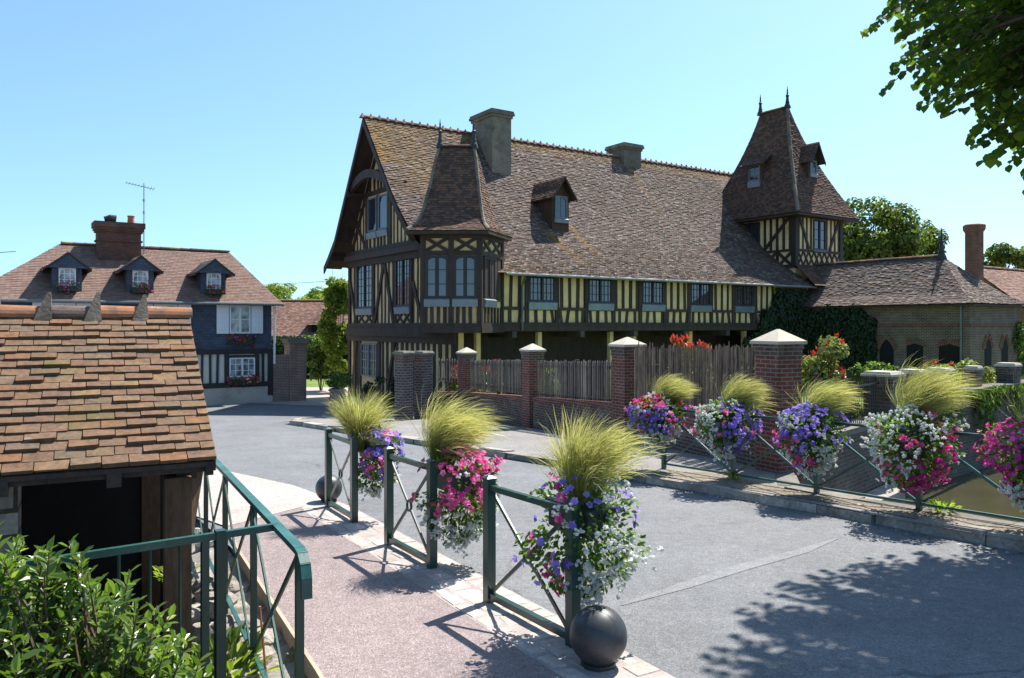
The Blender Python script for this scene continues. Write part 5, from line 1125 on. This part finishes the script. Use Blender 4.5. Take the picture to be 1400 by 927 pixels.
def basket(label,c,rx,ry,rz,rule,nf=330,nl=1500,side=None,trough=None,post=True,leafk=1.,fs=1.,tail=0.):
    """hanging flower basket: planter, foliage and one mesh per colour of blossom; rule(x,z,q) picks the colour in the basket's own frame"""
    c=V(c); t=thing('flower_basket',label,'flower basket',c,'flower baskets on the railings'); 
    b=MB()
    if trough: 
        d,n=trough; o=c+V((0,0,.16)); b.obox(o-d*.25-n*.11+V((0,0,-.17)),d*.5,n*.22,V((0,0,.17))); b.obox(o-d*.27-n*.13+V((0,0,0)),d*.54,n*.26,V((0,0,.03)))
        b.build('trough','pot',t)
    else:
        b.lathe(c+V((0,0,-.18)),[(.12,0),(.2,.16),(.26,.36),(.28,.38),(.26,.4)],14); b.build('planter','pot',t)
    lf=MB(); fm={}; pick.s=R.uniform(0,9)
    def pt(sh):
        q=rv().normalized(); rr=sh; k_=1.
        if q.z<0: k_=1-.28*(-q.z)
        lump=1+.2*math.sin(q.x*4+c.x*3)*math.cos(q.z*3.5+c.y*2)+.16*math.sin(q.y*5+c.z*9+q.x*3)+.1*math.sin(q.z*9+c.x*7)
        return V((q.x*rx*rr*k_*lump,q.y*ry*rr*k_*lump,q.z*rz*rr*(1 if q.z<0 else .82))),q
    def bare(p): return trough and p.dot(trough[1])<.05 and -.03<p.z<.24 and abs(p.dot(trough[0])-.02)<.2
    for i in range(nl):
        p,q=pt(R.random()**.35*1.0)
        if bare(p): continue
        if q.z>.75 and R.random()<.5: continue
        nr=(q+V((0,0,.4))+rv()*.7).normalized(); s_=R.uniform(.035,.06)*leafk; lf.leaf(c+p,(q+rv()*.9+V((0,0,-.2))).normalized(),nr,s_,s_*.6)
    i=0
    while i<nf:
        p,q=pt(R.uniform(.9,1.12)); col=rule(p.x/rx,p.z/rz,q); i+=1
        if col is None or bare(p): continue
        mb=fm.setdefault(col,MB()); nr=(q+rv()*.55+V((0,0,.15))).normalized()
        if col=='whitepetal':
            for k_ in range(5): puff(mb,c+p+rv()*.024,R.uniform(.012,.018)*fs,0)
            if tail and q.z<-.2:
                for k_ in range(int(tail)):
                    pp=c+p*R.uniform(.93,1.0)+V((R.gauss(0,.03),R.gauss(0,.03),-abs(R.gauss(0,.05))))
                    for k2 in range(4): puff(mb,pp+rv()*.02,R.uniform(.011,.017),0)
        elif col in('pink','redpetal') and R.random()<.6:
            for k_ in range(7): blossom(mb,c+p+rv()*.034,(nr+rv()*.5).normalized(),R.uniform(.016,.024)*fs,5,0)
        else: blossom(mb,c+p,nr,R.uniform(.028,.04)*fs,5,0)
    lf.build('foliage','basketleaf',t)
    nm={'purple':'purple_blossoms','pink':'pink_blossoms','magenta':'magenta_blossoms','redpetal':'red_blossoms','whitepetal':'white_blossoms'}
    for k_,mb in fm.items(): mb.build(nm[k_],k_,t)
    return t
nz=lambda x,z,s=0:math.sin(x*4.1+s)*math.cos(z*3.3+s*1.7)+.6*math.sin(x*7.7-z*5+s*2)
def pick(opts,x,z):                        # neighbouring blossoms mostly share a colour
    v=.5+.5*math.sin(5.2*x+3.1*z+pick.s)*math.cos(4.3*z-2.4*x+pick.s*2)+R.gauss(0,.13)
    return opts[min(len(opts)-1,max(0,int(v*len(opts))))]
pick.s=0.
def rule_b1(x,z,q):
    if x>-.1 and z<.0+.25*nz(x,z): return 'whitepetal' if R.random()<.9 else None
    if R.random()<.6: return None
    if x<-.3 and z<.2: return pick(['pink',None,'purple','pink'],x,z)
    if x<-.35: return pick(['redpetal','purple','pink','whitepetal'],x,z)
    return pick(['purple','purple','whitepetal',None],x,z)
def rule_b2(x,z,q):
    if R.random()<.25: return None
    if z<-.35+.15*nz(x,z): return 'whitepetal'
    if x<-.35: return pick(['magenta',None,'pink',None],x,z)
    return pick(['pink','pink','pink','magenta','whitepetal'],x,z) if z>-.1 else pick(['pink',None,'whitepetal'],x,z)
def rule_b3(x,z,q):
    if R.random()<.25: return None
    if z<-.5: return pick(['whitepetal',None],x,z)
    if z>.15 or x>.4: return pick(['purple','purple','purple','pink'],x,z)
    return pick(['pink',None,'purple',None],x,z)
def rule_r1(x,z,q):
    if R.random()<.14: return None
    if z>.45: return pick(['pink','redpetal','whitepetal',None],x,z) if x<.35 else pick(['redpetal',None],x,z)
    if z<-.5+.15*nz(x,z): return 'whitepetal'
    if x>.35 and z>-.1: return pick([None,None,'purple','magenta'],x,z)
    if x>.3: return pick(['whitepetal','pink'],x,z)
    return pick(['purple','purple','purple','purple','pink'],x,z)
def rule_r2(x,z,q):
    if R.random()<.14: return None
    if x<-.45+.1*nz(x,z): return pick(['whitepetal']*5+['pink'],x,z)
    if z<-.62: return pick(['whitepetal','purple'],x,z)
    if z>.65: return pick(['whitepetal',None,'purple'],x,z)
    return pick(['purple']*11+['pink',None],x,z)
def rule_r3(x,z,q):
    if R.random()<.16: return None
    if x>.1 and z>-.1: return pick([None,None,'purple'],x,z)
    if z<-.2+.2*x*-1: return pick(['whitepetal']*4+['pink'],x,z)if x>-.35 else pick(['purple','pink','whitepetal'],x,z)
    return pick(['purple','purple','purple','whitepetal'],x,z)
def rule_r4(x,z,q):
    if R.random()<.12: return None
    if -.35<x<.4 and z<.15+.15*nz(x,z): return pick(['magenta','magenta','magenta','pink'],x,z)
    if x>.4: return pick(['pink','magenta',None,'whitepetal'],x,z)
    return pick(['whitepetal']*5+['pink'],x,z)
def rule_r5(x,z,q):
    if R.random()<.12: return None
    if x<-.1+.3*nz(x,z) and z>-.5: return pick(['magenta','magenta','magenta','pink'],x,z)
    return pick(['whitepetal']*4+['magenta'],x,z)
tb_=(bd,bn)
def BC(i,a,o,h): p=BP[i][1]+bd*a+bn*o; return g3(p.x,p.y,h)
basket('basket overflowing with white alyssum, purple and coral flowers on the nearest barrier',BC(0,.14,.16,.80),.43,.38,.50,rule_b1,640,2000,trough=tb_,tail=1.2)
basket('basket of bright pink geraniums and white trails on the middle barrier',BC(1,-.05,.26,.74),.38,.36,.50,rule_b2,620,1700,trough=tb_,tail=1.2)
basket('basket of purple petunias on the farthest barrier',BC(2,-.02,.26,.78),.31,.31,.44,rule_b3,520,1500,trough=tb_,tail=1)
feather('tallest near tuft of feather grass, rising behind the nearest barrier post',BC(0,.12,.18,.94),.64,.58,(.2,-.04,0),2800)
feather('windblown feather grass tuft above the pink geranium basket',BC(1,.18,.2,.9),.74,.66,(.5,-.08,0),2800)
feather('feather grass tuft above the purple basket on the farthest barrier',BC(2,.12,.12,.86),.68,.75,(.06,0,0),2400)

# ================================================================ RAILING BY THE CANAL
rd=V((.833,-1.1,0)); rn=V((-rd.y,rd.x,0)).normalized()
RP=[V((2.5,13.0,0))+rd*i for i in range(0,9)]
rl=thing('canal_railing','long dark green railing with crossed bars along the canal quay','railing',g3(RP[0].x,RP[0].y))
for i,p in enumerate(RP):
    b=MB(); z=gz(p.y)+.1; b.box(p.x,p.y,z-.1,z+1.05,.06,.06,math.atan2(rd.y,rd.x)); b.box(p.x,p.y,z+1.05,z+1.07,.075,.075,math.atan2(rd.y,rd.x)); b.build('post','green',rl)
for i in range(len(RP)-1):
    a,c=RP[i],RP[i+1]; P=lambda f,h:V((a.x+(c.x-a.x)*f,a.y+(c.y-a.y)*f,gz(a.y+(c.y-a.y)*f)+.1+h)); dd=(c-a).normalized(); n=V((-dd.y,dd.x,0))
    b=MB(); b.bar(P(0.02,1.0),P(.98,1.0),.05,.035); b.build('top_rail','green',rl)
    b=MB(); b.bar(P(0.02,.1),P(.98,.1),.03,.03); b.build('bottom_rail','green_skylit',rl)
    b=MB(); b.bar(P(.03,.97),P(.97,.13),.035,.022,n); b.build('brace','green_skylit',rl); b=MB(); b.bar(P(.03,.13)+n*.014,P(.97,.97)+n*.014,.03,.012,n); b.build('brace','green',rl)
for i,(lab,rx,rz,rule,fl) in enumerate((('purple petunia basket with red and pink top, farthest along the canal railing',.43,.44,rule_r1,'low rounded feather grass tuft, leftmost above the canal railing'),
    ('purple basket with a white flank, second along the canal railing',.43,.46,rule_r2,'rounded feather grass tuft second along the canal railing'),
    ('purple basket trailing white flowers, third along the canal railing',.43,.49,rule_r3,'feather grass tuft beside the largest brick pier'),
    ('large white and magenta basket above the muddy water',.52,.55,rule_r4,'largest windswept feather grass tuft above the white and magenta basket'),
    ('magenta and white basket cut by the right picture edge',.53,.54,rule_r5,'feather grass tuft at the right picture edge'))):
    p=RP[i]; z=gz(p.y)+.1; c=V((p.x-.12-.01*i,p.y-.12,z+.88-.015*i))
    basket(lab,c,rx,rx*.9,rz,rule,760,2000,leafk=1.1,fs=1.05,tail=1)
    feather(fl,V((p.x+.04,p.y+.06,z+1.0)),(.60,.62,.64,.86,.8)[i],(.85,.95,.9,.85,.9)[i],(.8,-.06,.0),2600,droop=.8)

# ================================================================ HANDRAIL, STEPS AND GATE
hd_=V((-.515,1,0)); H0=V((-1.13,4.2,0)); HP=[H0+hd_*(1.3*i) for i in range(6)]
t=thing('handrail','bright green handrail with crossed bars along the edge of the gravel path','railing',g3(H0.x,H0.y)); hu=hd_.normalized(); n=V((-hu.y,hu.x,0))
for p in HP:
    b=MB(); z=gz(p.y); b.box(p.x,p.y,z-.25,z+1.02,.042,.042,math.atan2(hu.y,hu.x)); b.build('post','green',t)
b=MB(); a,c=HP[0],HP[-1]
b.bar(g3(a.x,a.y,1.05)-hu*.0,g3(c.x,c.y,1.05),.054,.032)
pts=[g3(a.x,a.y,1.05)+hu*.01,g3(a.x,a.y,1.05)-hu*.07-V((0,0,.008)),g3(a.x,a.y,1.05)-hu*.13-V((0,0,.045)),g3(a.x,a.y,1.05)-hu*.16-V((0,0,.11)),g3(a.x,a.y,1.05)-hu*.165-V((0,0,.2))]
for i in range(len(pts)-1): dd=(pts[i+1]-pts[i]).normalized(); b.bar(pts[i]-dd*.008,pts[i+1]+dd*.008,.054,.032,V((0,0,1)) if i<2 else hu)
b.build('top_rail','green_skylit',t)
for i in range(len(HP)-1):
    a,c=HP[i],HP[i+1]; P=lambda f,h:V((a.x+(c.x-a.x)*f,a.y+(c.y-a.y)*f,gz(a.y+(c.y-a.y)*f)+h))
    for q0,q1,m_,o in ((P(.02,1.02),P(.98,.02),'green',.0),(P(.02,.02),P(.98,1.02),'green_skylit',.016)): b=MB(); b.bar(q0+n*o,q1+n*o,.034,.012,n); b.build('brace',m_,t)
    b=MB(); b.bar(P(.02,.0),P(.98,.0),.032,.012); b.build('bottom_rail','green_skylit',t)
G0=V((-1.41,4.76,0)); gd=V((-.81,-.59,0)).normalized(); gt=thing('gate','green iron gate with upright bars across the steps, left of the handrail','gate',V((-1.65,4.6,-3.0)))
Z1=-1.21
b=MB(); b.bar(G0+V((0,0,Z1)),G0+gd*1.85+V((0,0,Z1)),.035,.04); b.build('top_rail','green_skylit',gt)
b=MB(); q=G0+gd*.34; b.box(q.x,q.y,-3.1,Z1+.03,.055,.055,math.atan2(gd.y,gd.x)); b.box(q.x+gd.x*.085,q.y+gd.y*.085,-3.0,Z1-.02,.04,.04,math.atan2(gd.y,gd.x)); b.build('post','green',gt)
b=MB(); b.bar(G0+gd*.4+V((0,0,-1.98)),G0+gd*1.85+V((0,0,-1.98)),.03,.03); b.build('mid_rail','green',gt); b=MB(); b.bar(G0+gd*.4+V((0,0,-2.75)),G0+gd*1.85+V((0,0,-2.75)),.03,.03); b.build('bottom_rail','green',gt)
for i in range(9):
    q=G0+gd*(.56+.155*i); b=MB(); b.tube([V((q.x,q.y,Z1-.01)),V((q.x,q.y,-2.85))],.0095,6); b.build('bar','green',gt)
for i in range(8):
    q=G0+gd*(.48+.155*i); b=MB(); b.tube([V((q.x,q.y,-2.85)),V((q.x,q.y,-1.9)),V((q.x,q.y,-1.84))],[.009,.009,.002],6); b.build('spike','green',gt)
# wooden edging board and stone bank beside the path
b=MB(); e0=V((1.42,-.3,0)); e1=V((-1.24,5.11,0)); e2=V((-2.72,7.98,0)); e3=V((-3.36,9.3,0))
for a,c in ((e0,e1),(e1,e2),(e2,e3)):
    dd=(c-a).normalized(); n=V((dd.y,-dd.x,0)); n=-n if n.x>0 else n
    k_=[a,c,c+n*.028,a+n*.028]; b.hexa([g3(p.x,p.y,-.18) for p in k_]+[g3(p.x,p.y,.035) for p in k_])
tag(b.build('edging_board','board'),'pale wooden edging board along the left side of the gravel path','edging')
mb=MB(); nseg=44; rows=[(.03,-.09),(.22,-.13),(.45,-.20),(.62,-.30),(.70,-.85),(.75,-1.9),(.8,-2.3)]
base=[]
for i in range(nseg+1):
    f=i/nseg; p=V((1.42,-.3,0)).lerp(e1,f*2) if f<.5 else (e1.lerp(e2,(f-.5)*4) if f<.75 else e2.lerp(V((-5.1,12.3,0)),(f-.75)*4))
    for o,dz in rows:
        nn=V((-.87,-.45,0)) if f<.8 else V((-.6,-.6,0)); q=p+nn*o; base.append(g3(q.x,q.y,dz+R.uniform(-.025,.025)))
k_=len(rows); mb.v=[tuple(p) for p in base]
for i in range(nseg):
    for j in range(k_-1): mb.f.append([i*k_+j,(i+1)*k_+j,(i+1)*k_+j+1,i*k_+j+1]); mb.m.append(0); mb.r.append(R.random()); mb.t.append(0)
struct('bank',mb,'bankstone')
for i in range(26):                                    # loose stones of the bank edge
    f=R.uniform(-.3,1.6); p=e1.lerp(e2,f); o=R.uniform(.2,.62); q=p+V((-.87,-.45,0))*o; mb=MB(); r_=R.uniform(.07,.17); z=gz(q.y)-.13-(.1 if o>.45 else 0)
    c=V((q.x,q.y,z)); v=[];k_=9
    for j,(zz,rr) in enumerate(((-.06,.9),(.03,1.0),(.075,.72))):
        for m_ in range(k_): a=6.283*m_/k_; s_=r_*rr*R.uniform(.82,1.12); v.append(c+V((math.cos(a)*s_*1.2,math.sin(a)*s_*.8,zz+R.uniform(-.012,.012))))
    mb.add(v,[tuple(range(2*k_,3*k_))]+[(j*k_+m_,j*k_+(m_+1)%k_,(j+1)*k_+(m_+1)%k_,(j+1)*k_+m_) for j in range(2) for m_ in range(k_)])
    tag(mb.build('stone','stone'),'rough pale stone lying on the bank under the handrail','stone','stones on the bank')
def weed(label,c,r_,n,L,mat='brightleaf'):
    mb=MB(); c=V(c)
    for i in range(n):
        a=R.uniform(0,6.28); d=V((math.cos(a),math.sin(a),R.uniform(.3,1.6))).normalized(); p=c+V((math.cos(a),math.sin(a),0))*r_*R.random()*.5; p2=p+d*r_*R.uniform(.2,.9)
        mb.leaf(p2,(d+rv()*.4).normalized(),(V((0,0,1))+rv()*.6).normalized(),L*R.uniform(.7,1.3),L*.42)
    return tag(mb.build('weed',mat),label,'weed','weeds on the stone bank and quay')
weed('bright leafy weed under the handrail beside the gate',(-1.95,5.35,gz(5.3)-.16),.24,130,.12); weed('second weed clump nearer the gate post',(-2.1,5.75,gz(5.7)-.2),.22,90,.11,'shrubleaf')
weed('small low weed by the last handrail post',(-1.62,4.85,gz(4.8)-.13),.13,110,.06); weed('tiny weed far down the handrail',(-3.2,7.5,gz(7.5)-.1),.16,50,.09); weed('yellowish weed beside the second canal railing post',(3.3,11.75,gz(11.7)+.12),.12,50,.06); weed('green tuft at the foot of the fourth canal railing post',(5.25,9.6,gz(9.6)+.1),.16,70,.09)

# ================================================================ TILED WASH HOUSE
lv=V((-.47,.883,0)); lr=V((-.883,-.47,0)); LC=V((-2.0,5.35,-.90)); Ls=1.72; LL=4.2
lav=thing('wash_house','small open wash house with a mossy red tile roof and dark timber posts','wash house',(-3.6,5.6,-4.2))
ridge0=LC+lv*Ls+V((0,0,1.0)); ridge1=ridge0+lr*LL
def moss(p):
    q=p-LC; a=q.dot(lr); s_=q.dot(lv); v_=0
    for am,sm,r_ in ((.98,1.02,.11),(.74,.42,.13),(.25,1.1,.06)):
        d=math.hypot((a-am)*.7,s_-sm)
        if d<r_: v_=max(v_,1.25*(1-d/r_)+.2)
    return min(1,v_)
mb=MB(); mb.tiles([LC+lr*LL,(LC+lr*LL).lerp(ridge1,.5)-V((0,0,.02)),ridge1],[LC,LC.lerp(ridge0,.5)-V((0,0,.02)),ridge0],.102,.172,.024,0,moss,sides=True,jit=.5,wob=.016)
b0_=ridge0+lv*Ls-V((0,0,1.0)); b1_=b0_+lr*LL
mb.tiles([b0_,ridge0],[b1_,ridge1],.15,.2,.02,0)
ro=mb.build('roof','tile_lavoir',lav)
mb=MB(); mb.ridge(ridge1-V((0,0,.035)),ridge0-V((0,0,.035)),.105,.345,0,.1,n=10); mb.build('ridge_tiles',['ridge_lavoir','fin'],ro)
mb=MB()
dn=V((0,0,-.11))
for a,b in ((LC+lr*.02,ridge0+lr*.02),(b0_+lr*.02,ridge0+lr*.02)):
    mb.hexa([a+dn,b+dn,b+dn+lr*.05,a+dn+lr*.05,a-V((0,0,.02)),b-V((0,0,.02)),b-V((0,0,.02))+lr*.05,a-V((0,0,.02))+lr*.05])
mb.hexa([LC+dn*.8+lv*.04,LC+lr*LL+dn*.8+lv*.04,LC+lr*LL+dn*.8+lv*.09,LC+dn*.8+lv*.09]+[p-V((0,0,.012)) for p in (LC+lv*.04,LC+lr*LL+lv*.04,LC+lr*LL+lv*.09+V((0,0,.02)),LC+lv*.09+V((0,0,.02)))])
for a,b,c,d in ((LC,LC+lr*LL,ridge1,ridge0),(b0_,b1_,ridge1,ridge0)): mb.hexa([p-V((0,0,.05)) for p in (a+lr*.06,b,c,d+lr*.06)]+[p-V((0,0,.02)) for p in (a+lr*.06,b,c,d+lr*.06)])
mb.build('roof_boards','timber',lav)
for i in range(6):
    a=LC+lr*(.62+.62*i); mb=MB(); mb.bar(a+lv*.02+V((0,0,-.10)),a+lv*.9+V((0,0,.42)),.085,.11); mb.build('rafter','timber_grey',lav)
mb=MB(); a=LC+lv*.42+V((0,0,-.06)); mb.bar(a,a+lr*LL,.13,.16); mb.build('wall_plate','timber',lav)
for o in (.22,3.9):
    for s_ in (.3,Ls*2-.3):
        a=LC+lr*o+lv*s_; mb=MB(); mb.box(a.x,a.y,-4.4,-1.05,.17,.17,math.atan2(lr.y,lr.x)); mb.build('post','oak',lav)
a=LC+lr*.22+lv*.3
mb=MB()
for k_,(p,q) in enumerate(((a+V((0,0,-.62))-lr*.02,a-lr*.12+lv*.1+V((0,0,-.05))),(a+V((0,0,-.95))+lv*.05,a+lv*.62+V((0,0,-.1))))):
    mb=MB(); mb.bar(p,q,.1,.12); mb.build('brace','oak',lav)
mb=MB(); a=LC+lr*.16+lv*.3+V((0,0,-.1)); mb.bar(a,a+lv*(Ls*2-.6),.13,.15); mb.build('tie_beam','timber',lav)
mb=MB(); a=LC+lr*.1+lv*(Ls*2-.35); mb.obox(V((a.x,a.y,-4.4)),lr*LL,lv*.06,V((0,0,3.4))); mb.build('back_wall','dark',lav)  # closes the inside to keep it dark; near-black colour stands for shade
mb=MB(); a=LC+lr*(LL-.1)+lv*.2; mb.obox(V((a.x,a.y,-4.4)),lv*(Ls*2-.4),lr*.1,V((0,0,3.5))); mb.build('side_wall','dark',lav)  # near-black as well, the indoor shade is put into its colour
mb=MB(); a=LC+lr*1.17+lv*.36+V((0,0,0)); mb.obox(V((a.x,a.y,-4.4)),lr*2.3,lv*.3,V((0,0,3.36))); mb.build('stone_wall','rubble',lav)
mb=MB(); mb.add([V((x,y,-4.15)) for x,y in ((-1.0,4.4),(-3.2,8.3),(-5.6,12.4),(-12,9),(-10,-1.5),(1.,-1.5))],[tuple(range(6))]); struct('wash_house_yard',mb,'stone_dark')

# ================================================================ LAUREL BUSH IN THE FOREGROUND
lb=thing('laurel_bush','glossy green laurel bush filling the bottom left corner','bush',(-2.15,2.9,-4.1)); st=MB(); lf=MB(); cl=[]
def lauspray(p,d,n=10,L=.082):
    e=p+d*.17; st.tube([p-d*.25,p,e],[.006,.005,.002],4)
    for j in range(n):
        f=j/n; q=p.lerp(e,f); a=j*2.4; s=d.cross(V((math.cos(a),math.sin(a),.2))).normalized(); ld=(d*(.45+f*.6)+s*.9+rv()*.25+V((0,0,-.08))).normalized(); nr=(V((0,0,1))+d*.3+rv()*.45).normalized()
        l=L*R.uniform(.55,1.2)*(1.0-.25*f); lf.leaf(q,ld,nr,l,l*R.uniform(.38,.5),0,min(1,max(0,R.gauss(.35+.4*f,.2))),.12)
def inb(p): return ((p.x+2.07)/.92)**2+((p.y-2.9)/.7)**2+((p.z+1.75)/.80)**2
cnt=0
while cnt<2100:
    p=V((R.uniform(-3.0,-1.05),R.uniform(2.1,3.7),R.uniform(-2.4,-.8))); q=inb(p)
    if q>1.0 or q<.3 : continue
    if p.z>-1.75+.80*(1-max(0,(p.x+2.07))/.95): continue
    d=(V(((p.x+2.07),(p.y-2.9),(p.z+1.75)*1.0)).normalized()+V((0,0,.75))+rv()*.5).normalized(); lauspray(p,d); cnt+=1
for x,y,z in ((-1.95,3.0,-.92),(-1.8,3.0,-.9),(-1.68,3.05,-.92),(-1.62,3.0,-.98),(-1.5,3.05,-1.08),(-1.42,3.0,-1.16),(-1.32,3.0,-1.26),(-1.25,3.0,-1.38),(-2.1,3.0,-.9),(-1.75,2.9,-.95)):
    for k_ in range(6): lauspray(V((x-.07,y,z-.11))+rv()*.12,(V((0,0,1))+rv()*.55).normalized(),11)
for i in range(9):
    a=R.uniform(0,6.28); e=V((-2.0+math.cos(a)*.5,2.9+math.sin(a)*.4,-1.5+R.uniform(-.3,.2))); st.tube([V((-2.1,2.9,-4.1)),V((-2.1,2.9,-3.0)).lerp(e,.4),e],[.04,.03,.012],6)
st.build('stems','twig',lb); lf.build('leaves','laurel',lb)

# ================================================================ LIME TREE OVERHEAD, AT THE RIGHT
LT=V((9.85,2.5,gz(2.5))); lt=thing('lime_tree','big lime tree whose leafy branches hang in from the top right','tree',LT)
tk=MB(); tk.tube([LT,LT+V((0,.05,2.2)),LT+V((-.1,.6,4.5)),LT+V((-.5,1.4,7.0)),LT+V((-.8,2.2,9))],[.36,.3,.26,.18,.08],12); lv_=MB(); tw_=MB()
def limespray(p,d,n=11,L=.12,ln=.62):
    d=d.normalized(); q=p; tw_pts=[p]; step=ln/n
    for j in range(n):
        d=(d+V((0,0,-.045))+rv()*.06).normalized(); q=q+d*step; tw_pts.append(q)
        s=d.cross(V((0,0,1))).normalized()*(1 if j%2 else -1); ld=(s*.75+d*.45+V((0,0,-.55))+rv()*.35).normalized(); nr=(V((0,0,1))+rv()*.55+s*.2).normalized()
        l=L*R.uniform(.7,1.15); lv_.leaf(q,ld,nr,l,l*.88,0,R.random(),.1)
    tw_.tube([tw_pts[0],tw_pts[n//2],tw_pts[-1]],[.008,.006,.002],4)
LCn=V((7.7,7.5,4.25)); LRx,LRy,LRz=3.65,3.7,3.2
cnt=0
while cnt<4300:
    q=rv()
    if q.length<.35 and R.random()<.7: continue
    p=LCn+V((q.x*LRx,q.y*LRy,q.z*LRz)); 
    if p.x>11.5 or p.y<2.6: continue
    out=V((q.x/LRx,q.y/LRy,q.z/LRz*.25)).normalized(); limespray(p-out*.4,(out+rv()*.6+V((0,0,-.05))),10,.12 if q.length>.7 else .19); cnt+=1
tips=[]                                        # long side branches that reach out over the road
for (px,py,dist) in ((1172,100,8.6),(1208,66,8.8),(1222,32,8.4),(1168,6,8.3),(1225,140,8.9),(1292,178,9.0),(1345,200,9.2),(1385,234,9.0),(1395,215,8.6),(1250,110,9.2),(1300,130,9.4),(1330,165,8.8)):
    dist*=.84; tip=V(((px-700)*dist/F,dist,(HOR-py)*dist/F)); root=LCn+V((R.uniform(-.6,.6),R.uniform(-.8,.8),R.uniform(-1,.3))); dr=(tip-root).normalized()
    tk.tube([LT+V((-.3,1.0,5.6)),root,tip-dr*.9],[.09,.05,.012],6)
    for k_ in range(3):
        o=rv()*.1; limespray(tip-dr*(.8+.35*k_)+o,dr+V((0,0,.03)),13,.108,.74)
    for k_ in range(5): limespray(tip-dr*R.uniform(.8,1.9)+rv()*.25,dr+rv()*.5,9)
tk.build('trunk','bark',lt); tw_.build('twigs','twig',lt); lv_.build('leaves','lime',lt)

mb=MB(); mb.tube([V((-1.62,5.22,gz(5.2)-.1)),V((-1.66,5.2,gz(5.2)+.42))],.008,6); tag(mb.build('metal_rod','terracotta'),'thin rusty rod standing in the bank beside the edging board','rod')
mb=MB()                                                  # dry leaves and petals gathered along the kerb
kk=[(.9,14.0),(2.04,12.2),(2.83,11.3),(3.9,10.0),(4.6,8.95),(5.3,8.05),(7.2,5.2)]
for i in range(420):
    j=R.randrange(len(kk)-1); f=R.random(); x=kk[j][0]+(kk[j+1][0]-kk[j][0])*f; y=kk[j][1]+(kk[j+1][1]-kk[j][1])*f; o=-abs(R.gauss(0,.1)) if R.random()<.6 else R.uniform(.32,.75)
    p=g3(x+.75*o,y+.6*o,.006 if o<0 else .125); d=(rv()*V((1,1,.15)).length if 0 else V((R.uniform(-1,1),R.uniform(-1,1),R.uniform(-.1,.2)))).normalized(); L=R.uniform(.015,.045); mb.leaf(p,d,V((R.uniform(-.3,.3),R.uniform(-.3,.3),1)),L,L*.5,0 if R.random()<.8 else 1)
o=mb.build('leaf_litter',['twig','whitepetal']); o['kind']='stuff'
